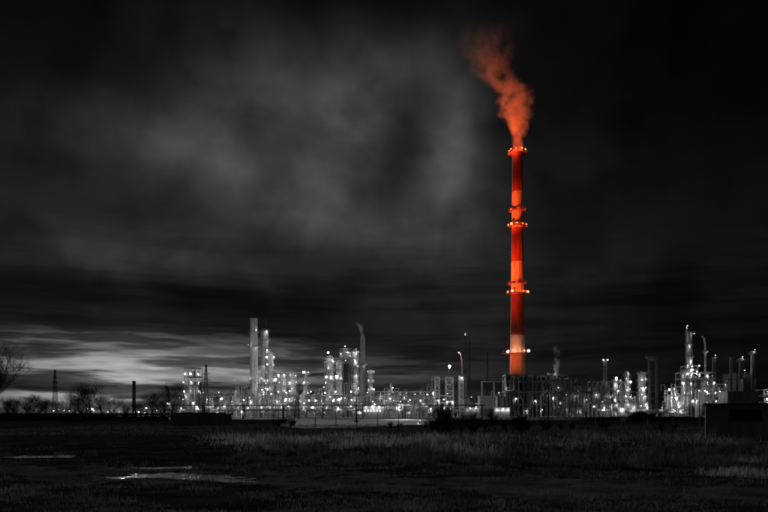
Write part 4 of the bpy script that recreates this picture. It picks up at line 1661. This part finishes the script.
tree(92, 380, 275, 0, 'broad bare tree, tallest of those right of the leftmost pylon', wide=1.5)
tree(153, 389, 285, 1, 'bare tree just right of the slim dark chimney', wide=1.2)
tree(171, 381, 295, 2, 'bare tree left of the square lit structure', wide=1.0)
tree(73, 390, 280, 3, 'smaller bare tree right beside the leftmost pylon', wide=1.3)
tree(112, 394, 277, 1, 'small bare tree left of the slim dark chimney', wide=1.3)
for px, yt in ((5, 396), (17, 398), (27, 392), (38, 396), (47, 399), (62, 398), (84, 395), (101, 392), (124, 402), (142, 400), (163, 397), (181, 401), (33, 402), (12, 402)):
    tree(px, yt + rng.uniform(-1, 1), rng.uniform(272, 300), rng.randrange(4), 'bare sapling behind the low wall ' + left_zone(px), 'bare_sapling', 'tree', 'bare saplings along the left wall', wide=rng.uniform(1.2, 1.7))

SHRUBS = []
for sd in range(4):
    r_ = random.Random(300 + sd)
    tw = MB()

    def sprout(p, d, length, r, lev):
        q = p
        for s in range(3):
            d = (d + Vector((r_.uniform(-1, 1), r_.uniform(-1, 1), r_.uniform(-0.3, 0.9))) * 0.16).normalized()
            e = q + d * (length / 3)
            tw.tube(q, e, r * (1 - 0.2 * s), r * (0.8 - 0.2 * s), 3, cap=False)
            if lev < 3:
                for _ in range(2):
                    nd = (d + Vector((r_.uniform(-1, 1), r_.uniform(-1, 1), r_.uniform(-0.1, 0.7))) * 0.55).normalized()
                    sprout(e, nd, length * r_.uniform(0.45, 0.7), r * 0.6, lev + 1)
            q = e
    for i in range(6):
        a = r_.uniform(0, 6.28)
        sprout(Vector((math.cos(a) * 0.4, math.sin(a) * 0.4, -0.1)), Vector((math.cos(a) * 0.5, math.sin(a) * 0.5, r_.uniform(0.7, 1.3))).normalized(), 2.6, 0.05, 0)
    a = tw.build('twigs', 'bark')
    SHRUBS.append((a.data, max(v[2] for v in tw.v)))
    bpy.data.objects.remove(a)
for i in range(20):
    px = -2 + i * 9.4 + rng.uniform(-2, 2)
    Y = rng.uniform(245, 262) if px < 168 else rng.uniform(170, 200)
    me, hh = SHRUBS[rng.randrange(4)]
    t = thing('bare_shrub', 'low leafless shrub of the dark hedge ' + left_zone(px), 'shrub', (WX(px, Y), Y, 0), 'bare shrubs along the left wall', rz=rng.uniform(0, 6.28))
    s_ = (WZ(rng.uniform(405, 411.5), Y)) / hh
    t.scale = (s_ * 1.3, s_ * 1.3, s_)
    link('twigs', me, t)

# near tree whose twigs reach in from the left edge
tr, cr = branch_mesh(31, 10.0, 6, 0.5, 0.16, 0.2)
t = thing('bare_tree', 'near bare tree reaching thin twigs in from the left edge', 'tree', (-27.9, 54, 0))
hh = max(v[2] for v in cr.v)
s = 8.0 / hh
t.scale = (s, s, s)
tr.build('trunk', 'bark', t)
cr.build('crown', 'bark', t)


def bush(px, ytop, Y, label, seed, n=9, wide=1.0):
    t = thing('bare_bush', label, 'bush', (WX(px, Y), Y, 0))
    h = WZ(ytop, Y)
    r_ = random.Random(seed)
    tw = MB()

    def grow(p, d, length, r, lev):
        q = p
        for s in range(2):
            d = (d + Vector((r_.uniform(-1, 1), r_.uniform(-1, 1), r_.uniform(-0.3, 0.9))) * 0.22).normalized()
            e = q + d * (length / 2)
            tw.tube(q, e, r * (1 - 0.2 * s), r * (0.8 - 0.2 * s), 3, cap=False)
            if lev < 4:
                for _ in range(2 + (s == 1)):
                    nd = (d + Vector((r_.uniform(-1, 1), r_.uniform(-1, 1), r_.uniform(-0.2, 0.6))) * 0.7).normalized()
                    grow(e, nd, length * r_.uniform(0.5, 0.75), r * 0.6, lev + 1)
            q = e
    for i in range(n):
        a = r_.uniform(0, 6.28)
        d = Vector((math.cos(a) * wide * 0.55, math.sin(a) * 0.5, r_.uniform(0.6, 1.2))).normalized()
        grow(Vector((math.cos(a) * 0.3, math.sin(a) * 0.3, -0.1)), d, h * 0.42, 0.03, 0)
    hh = max(v[2] for v in tw.v)
    tw.v = [(x, y, z * h / hh) for x, y, z in tw.v]
    tw.build('twigs', 'bark', t)


bush(455, 401, 78, 'large dark bare bush standing in the field left of the chimney', 5, 10)
bush(468, 412, 80, 'lower bare bush leaning right of the large dark bush', 6, 8)
bush(443, 414, 76, 'small bare bush left of the large dark bush', 7, 7)
bush(525, 413, 86, 'dense small dark bush below the banded chimney', 8, 12, 0.7)
bush(286, 415.5, 122, 'dark bare bush at the left end of the fenced apron', 21, 14, 2.4)
bush(496, 410, 96, 'thin leaning sapling bush left of the dense small bush', 12, 3, 0.5)

for q, (a_, b_, c_, lab_) in enumerate(((432, 418, 90, 'low twiggy bush at the left of the field bushes, before the frames'), (480, 417, 88, 'low twiggy bush below the pale block building'),
                                  (510, 416, 92, 'twiggy bush just left of the dense small bush'), (541, 418.5, 95, 'low twiggy bush right of the dense small bush'),
                                  (566, 420, 100, 'low twiggy bush below the open two-bay frame'), (604, 420.5, 105, 'small twiggy bush below the canopy'),
                                  (394, 421, 112, 'small twiggy bush at the right end of the apron'), (668, 421, 98, 'small twiggy bush below the right unit'))):
    bush(a_, b_, c_, lab_, 40 + q, 5, 1.3)

# ================================================================== GRASS


def grass_mat(name, c0, c1):
    m = bpy.data.materials.new(name)
    m.use_nodes = True
    n = NG(m.node_tree)
    tr_ = m.node_tree
    tr_.nodes.clear()
    c = n.node('ShaderNodeTexCoord').outputs['Object']
    f = n.noise(c, 0.7, 4.0, 0.6)
    rp = n.node('ShaderNodeValToRGB')
    rp.color_ramp.elements[0].position = 0.35
    rp.color_ramp.elements[1].position = 0.65
    rp.color_ramp.elements[0].color = (c0, c0, c0, 1)
    rp.color_ramp.elements[1].color = (c1, c1, c1, 1)
    n.put(rp.inputs[0], f)
    d = n.node('ShaderNodeBsdfDiffuse')
    tl = n.node('ShaderNodeBsdfTranslucent')
    mx = n.node('ShaderNodeMixShader')
    mx.inputs[0].default_value = 0.45
    n.t.links.new(rp.outputs[0], d.inputs[0])
    n.t.links.new(rp.outputs[0], tl.inputs[0])
    n.t.links.new(d.outputs[0], mx.inputs[1])
    n.t.links.new(tl.outputs[0], mx.inputs[2])
    o = n.node('ShaderNodeOutputMaterial')
    n.t.links.new(mx.outputs[0], o.inputs[0])
    MATS[name] = m


grass_mat('dry_grass', 0.3, 0.7)
grass_mat('dark_grass', 0.06, 0.20)
grass_mat('weed_dim_grass', 0.04, 0.16)
nr = np.random.default_rng(5)


def blades(name, x, y, h, width, lean, mt):
    n = len(x)
    z = ground_z(x, y)
    a = nr.uniform(0, np.pi, n)
    dxb, dyb = np.cos(a) * width, np.sin(a) * width
    la = nr.uniform(0, 2 * np.pi, n)
    lx, ly = np.cos(la) * lean * h, np.sin(la) * lean * h
    hz = h * (1 - 0.35 * lean)
    v = np.zeros((n, 5, 3))
    v[:, 0] = np.stack([x - dxb, y - dyb, z - 0.02], -1)
    v[:, 1] = np.stack([x + dxb, y + dyb, z - 0.02], -1)
    v[:, 2] = np.stack([x + dxb * 0.7 + lx * 0.35, y + dyb * 0.7 + ly * 0.35, z + hz * 0.6], -1)
    v[:, 3] = np.stack([x - dxb * 0.7 + lx * 0.35, y - dyb * 0.7 + ly * 0.35, z + hz * 0.6], -1)
    v[:, 4] = np.stack([x + lx, y + ly, z + hz], -1)
    b = np.arange(n)[:, None] * 5
    f = np.concatenate([b + np.array([[0, 1, 2]]), b + np.array([[0, 2, 3]]), b + np.array([[3, 2, 4]])], 0)
    o = np_mesh(name, v.reshape(-1, 3), f, [mt])
    return o


def in_pud(x, y):
    k_ = np.zeros(len(x), bool)
    for (cx, cy, rx, ry) in PUDW:
        k_ |= (((x - cx) / (rx * 1.15)) ** 2 + ((y - cy) / (ry * 1.15)) ** 2) < 1
    return k_


def clumpy(x, y, s, ph):
    return np.sin(x * s + 1.7 * np.sin(y * s * 0.8 + ph)) * np.sin(y * s * 1.3 + 1.3 * np.sin(x * s * 0.6 + 2 * ph))


# tall dry grass on the rise
N = 130000
px = nr.uniform(190, 800, N)
yy = nr.uniform(42, 84, N)
edge = 51 + 4.0 * np.sin(px * 0.021) + 2.5 * np.sin(px * 0.063 + 1) + np.where(px < 290, (290 - px) * 0.12, 0) - 6.0 * np.exp(-((px - 480) / 60.0) ** 2) + nr.normal(0, 2.4, N)
x = (px - 384) / F * yy
keep = (yy > edge) & (clumpy(x, yy, 0.9, 0.4) + 0.7 * clumpy(x, yy, 0.33, 1.9) + nr.normal(0, 0.4, N) > 0.22)
x, yy, px = x[keep], yy[keep], px[keep]
dens_ = np.clip((px - 185) / 70.0, 0, 1) * np.where(px > 530, 0.75, 1.0)
keep = nr.uniform(0, 1, len(x)) < dens_
x, yy, px = x[keep], yy[keep], px[keep]
h = (0.2 + 0.75 * nr.uniform(0, 1, len(x)) ** 1.6) * np.clip(0.8 + 0.5 * clumpy(x, yy, 0.35, 2.0) + 0.35 * clumpy(x, yy, 1.1, 0.5), 0.35, 1.5) * np.clip((px - 150) / 110.0, 0.4, 1.0)
dry = nr.uniform(0, 1, len(x)) < np.clip(0.52 - np.clip((px - 470) / 90.0, 0, 1) * 0.45 + 0.42 * clumpy(x, yy, 0.5, 1.3), 0.03, 1)  # fewer pale blades to the right: dimmer light put into blade colour
for nm, sel, mt_, lab in (('tall_grass', dry, 'dry_grass', 'tall pale dry grass standing in a band across the field'),
                          ('tall_dim_grass', ~dry, 'weed_dim_grass', 'darker coloured blades mixed through the grass band, thickest in the dimmer right')):
    xx_, yy_, hh_ = x[sel], yy[sel], h[sel]
    tag(blades(nm, xx_, yy_, hh_, nr.uniform(0.008, 0.02, len(xx_)), nr.uniform(0.05, 0.85, len(xx_)), mt_), lab, 'grass', kind='stuff')
# a few pale tufts near the right edge
bx, by, bh = [], [], []
for (pp, rr_) in ((735, 461), (748, 463), (762, 462), (771, 461), (722, 476), (735, 474), (748, 475), (754, 478)):
    Y = GY(rr_)
    n = 160
    bx.append(WX(pp, Y) + nr.normal(0, 0.45, n))
    by.append(Y + nr.normal(0, 0.4, n))
    bh.append(nr.uniform(0.15, 0.5, n))
x, yy, h = map(np.concatenate, (bx, by, bh))
tag(blades('pale_tufts', x, yy, h, nr.uniform(0.005, 0.012, len(x)), nr.uniform(0.1, 0.7, len(x)), 'dry_grass'), 'pale dry tufts near the right edge in the dark foreground', 'grass', kind='stuff')
# rough short growth over the near field
N = 210000
yy = 17.5 + (62 - 17.5) * nr.uniform(0, 1, N) ** 1.5
x = nr.uniform(-0.56, 0.56, N) * yy
track = np.abs(yy - (31.5 - 0.34 * (x + 10)))
keep = ~in_pud(x, yy) & (clumpy(x, yy, 0.6, 1.1) + 0.6 * clumpy(x, yy, 2.1, 0.3) + nr.normal(0, 0.35, N) > 0.05) & ((track > 2.2) | (nr.uniform(0, 1, N) < 0.12)) & ((x > -9) | (yy < 27) | (nr.uniform(0, 1, N) < 0.15))
x, yy = x[keep], yy[keep]
h = nr.uniform(0.04, 0.16, len(x)) * np.where(clumpy(x, yy, 1.1, 2.2) > 0.45, 1.8, 1.0)
tag(blades('short_grass', x, yy, h, nr.uniform(0.004, 0.010, len(x)), nr.uniform(0.2, 0.9, len(x)), 'dark_grass'),
    'short rough grass and weeds over the near field', 'grass', kind='stuff')
# stalks added in and around the puddles to imitate dark reflection streaks
px_l, py_l = [], []
for (cx, cy, rx, ry) in PUDW:
    n = int(340 + 80 * rx)
    a = nr.uniform(0, 2 * np.pi, n)
    rr_ = np.sqrt(nr.uniform(0.02, 2.2, n))
    px_l.append(cx + rx * rr_ * np.cos(a))
    py_l.append(cy + ry * rr_ * np.sin(a))
x, yy = np.concatenate(px_l), np.concatenate(py_l)
keep = clumpy(x, yy, 2.3, 0.8) + nr.normal(0, 0.3, len(x)) > 0.0
x, yy = x[keep], yy[keep]
tag(blades('puddle_streak_stalks', x, yy, nr.uniform(0.08, 0.3, len(x)), nr.uniform(0.004, 0.009, len(x)), nr.uniform(0.1, 0.6, len(x)), 'dark_grass'),
    'thin stalks added in the puddles as dark streaks like reflections', 'grass', kind='stuff')
# tufts and weeds in the ditch before the tall grass
tx, ty, th = [], [], []
for i in range(620):
    cy = nr.uniform(28, 54)
    cx = nr.uniform(-0.18, 0.54) * cy
    if cy < 33 + 0.2 * abs(cx - 20):
        continue
    n = int(nr.integers(40, 110))
    s = nr.uniform(0.12, 0.4)
    tx.append(cx + nr.normal(0, s, n))
    ty.append(cy + nr.normal(0, s, n))
    th.append(nr.uniform(0.15, 0.6, n) * nr.choice((0.5, 0.8, 1.1, 1.7)))
x, yy, h = map(np.concatenate, (tx, ty, th))
tag(blades('weed_tuft', x, yy, h, nr.uniform(0.005, 0.014, len(x)), nr.uniform(0.1, 0.8, len(x)), 'weed_dim_grass'),
    'dark tufts of weeds in the ditch before the tall grass', 'weeds', kind='stuff')
# meadow beyond, up to the fence
N = 60000
yy = nr.uniform(84, 160, N)
x = nr.uniform(-0.56, 0.56, N) * yy
keep = (clumpy(x, yy, 0.3, 0.9) + nr.normal(0, 0.5, N) > -0.1) & (x > -60)
x, yy = x[keep], yy[keep]
tag(blades('meadow_grass', x, yy, nr.uniform(0.1, 0.4, len(x)), nr.uniform(0.012, 0.03, len(x)), nr.uniform(0.1, 0.7, len(x)), 'weed_dim_grass'),
    'dark meadow grass between the tall grass and the fences', 'grass', kind='stuff')
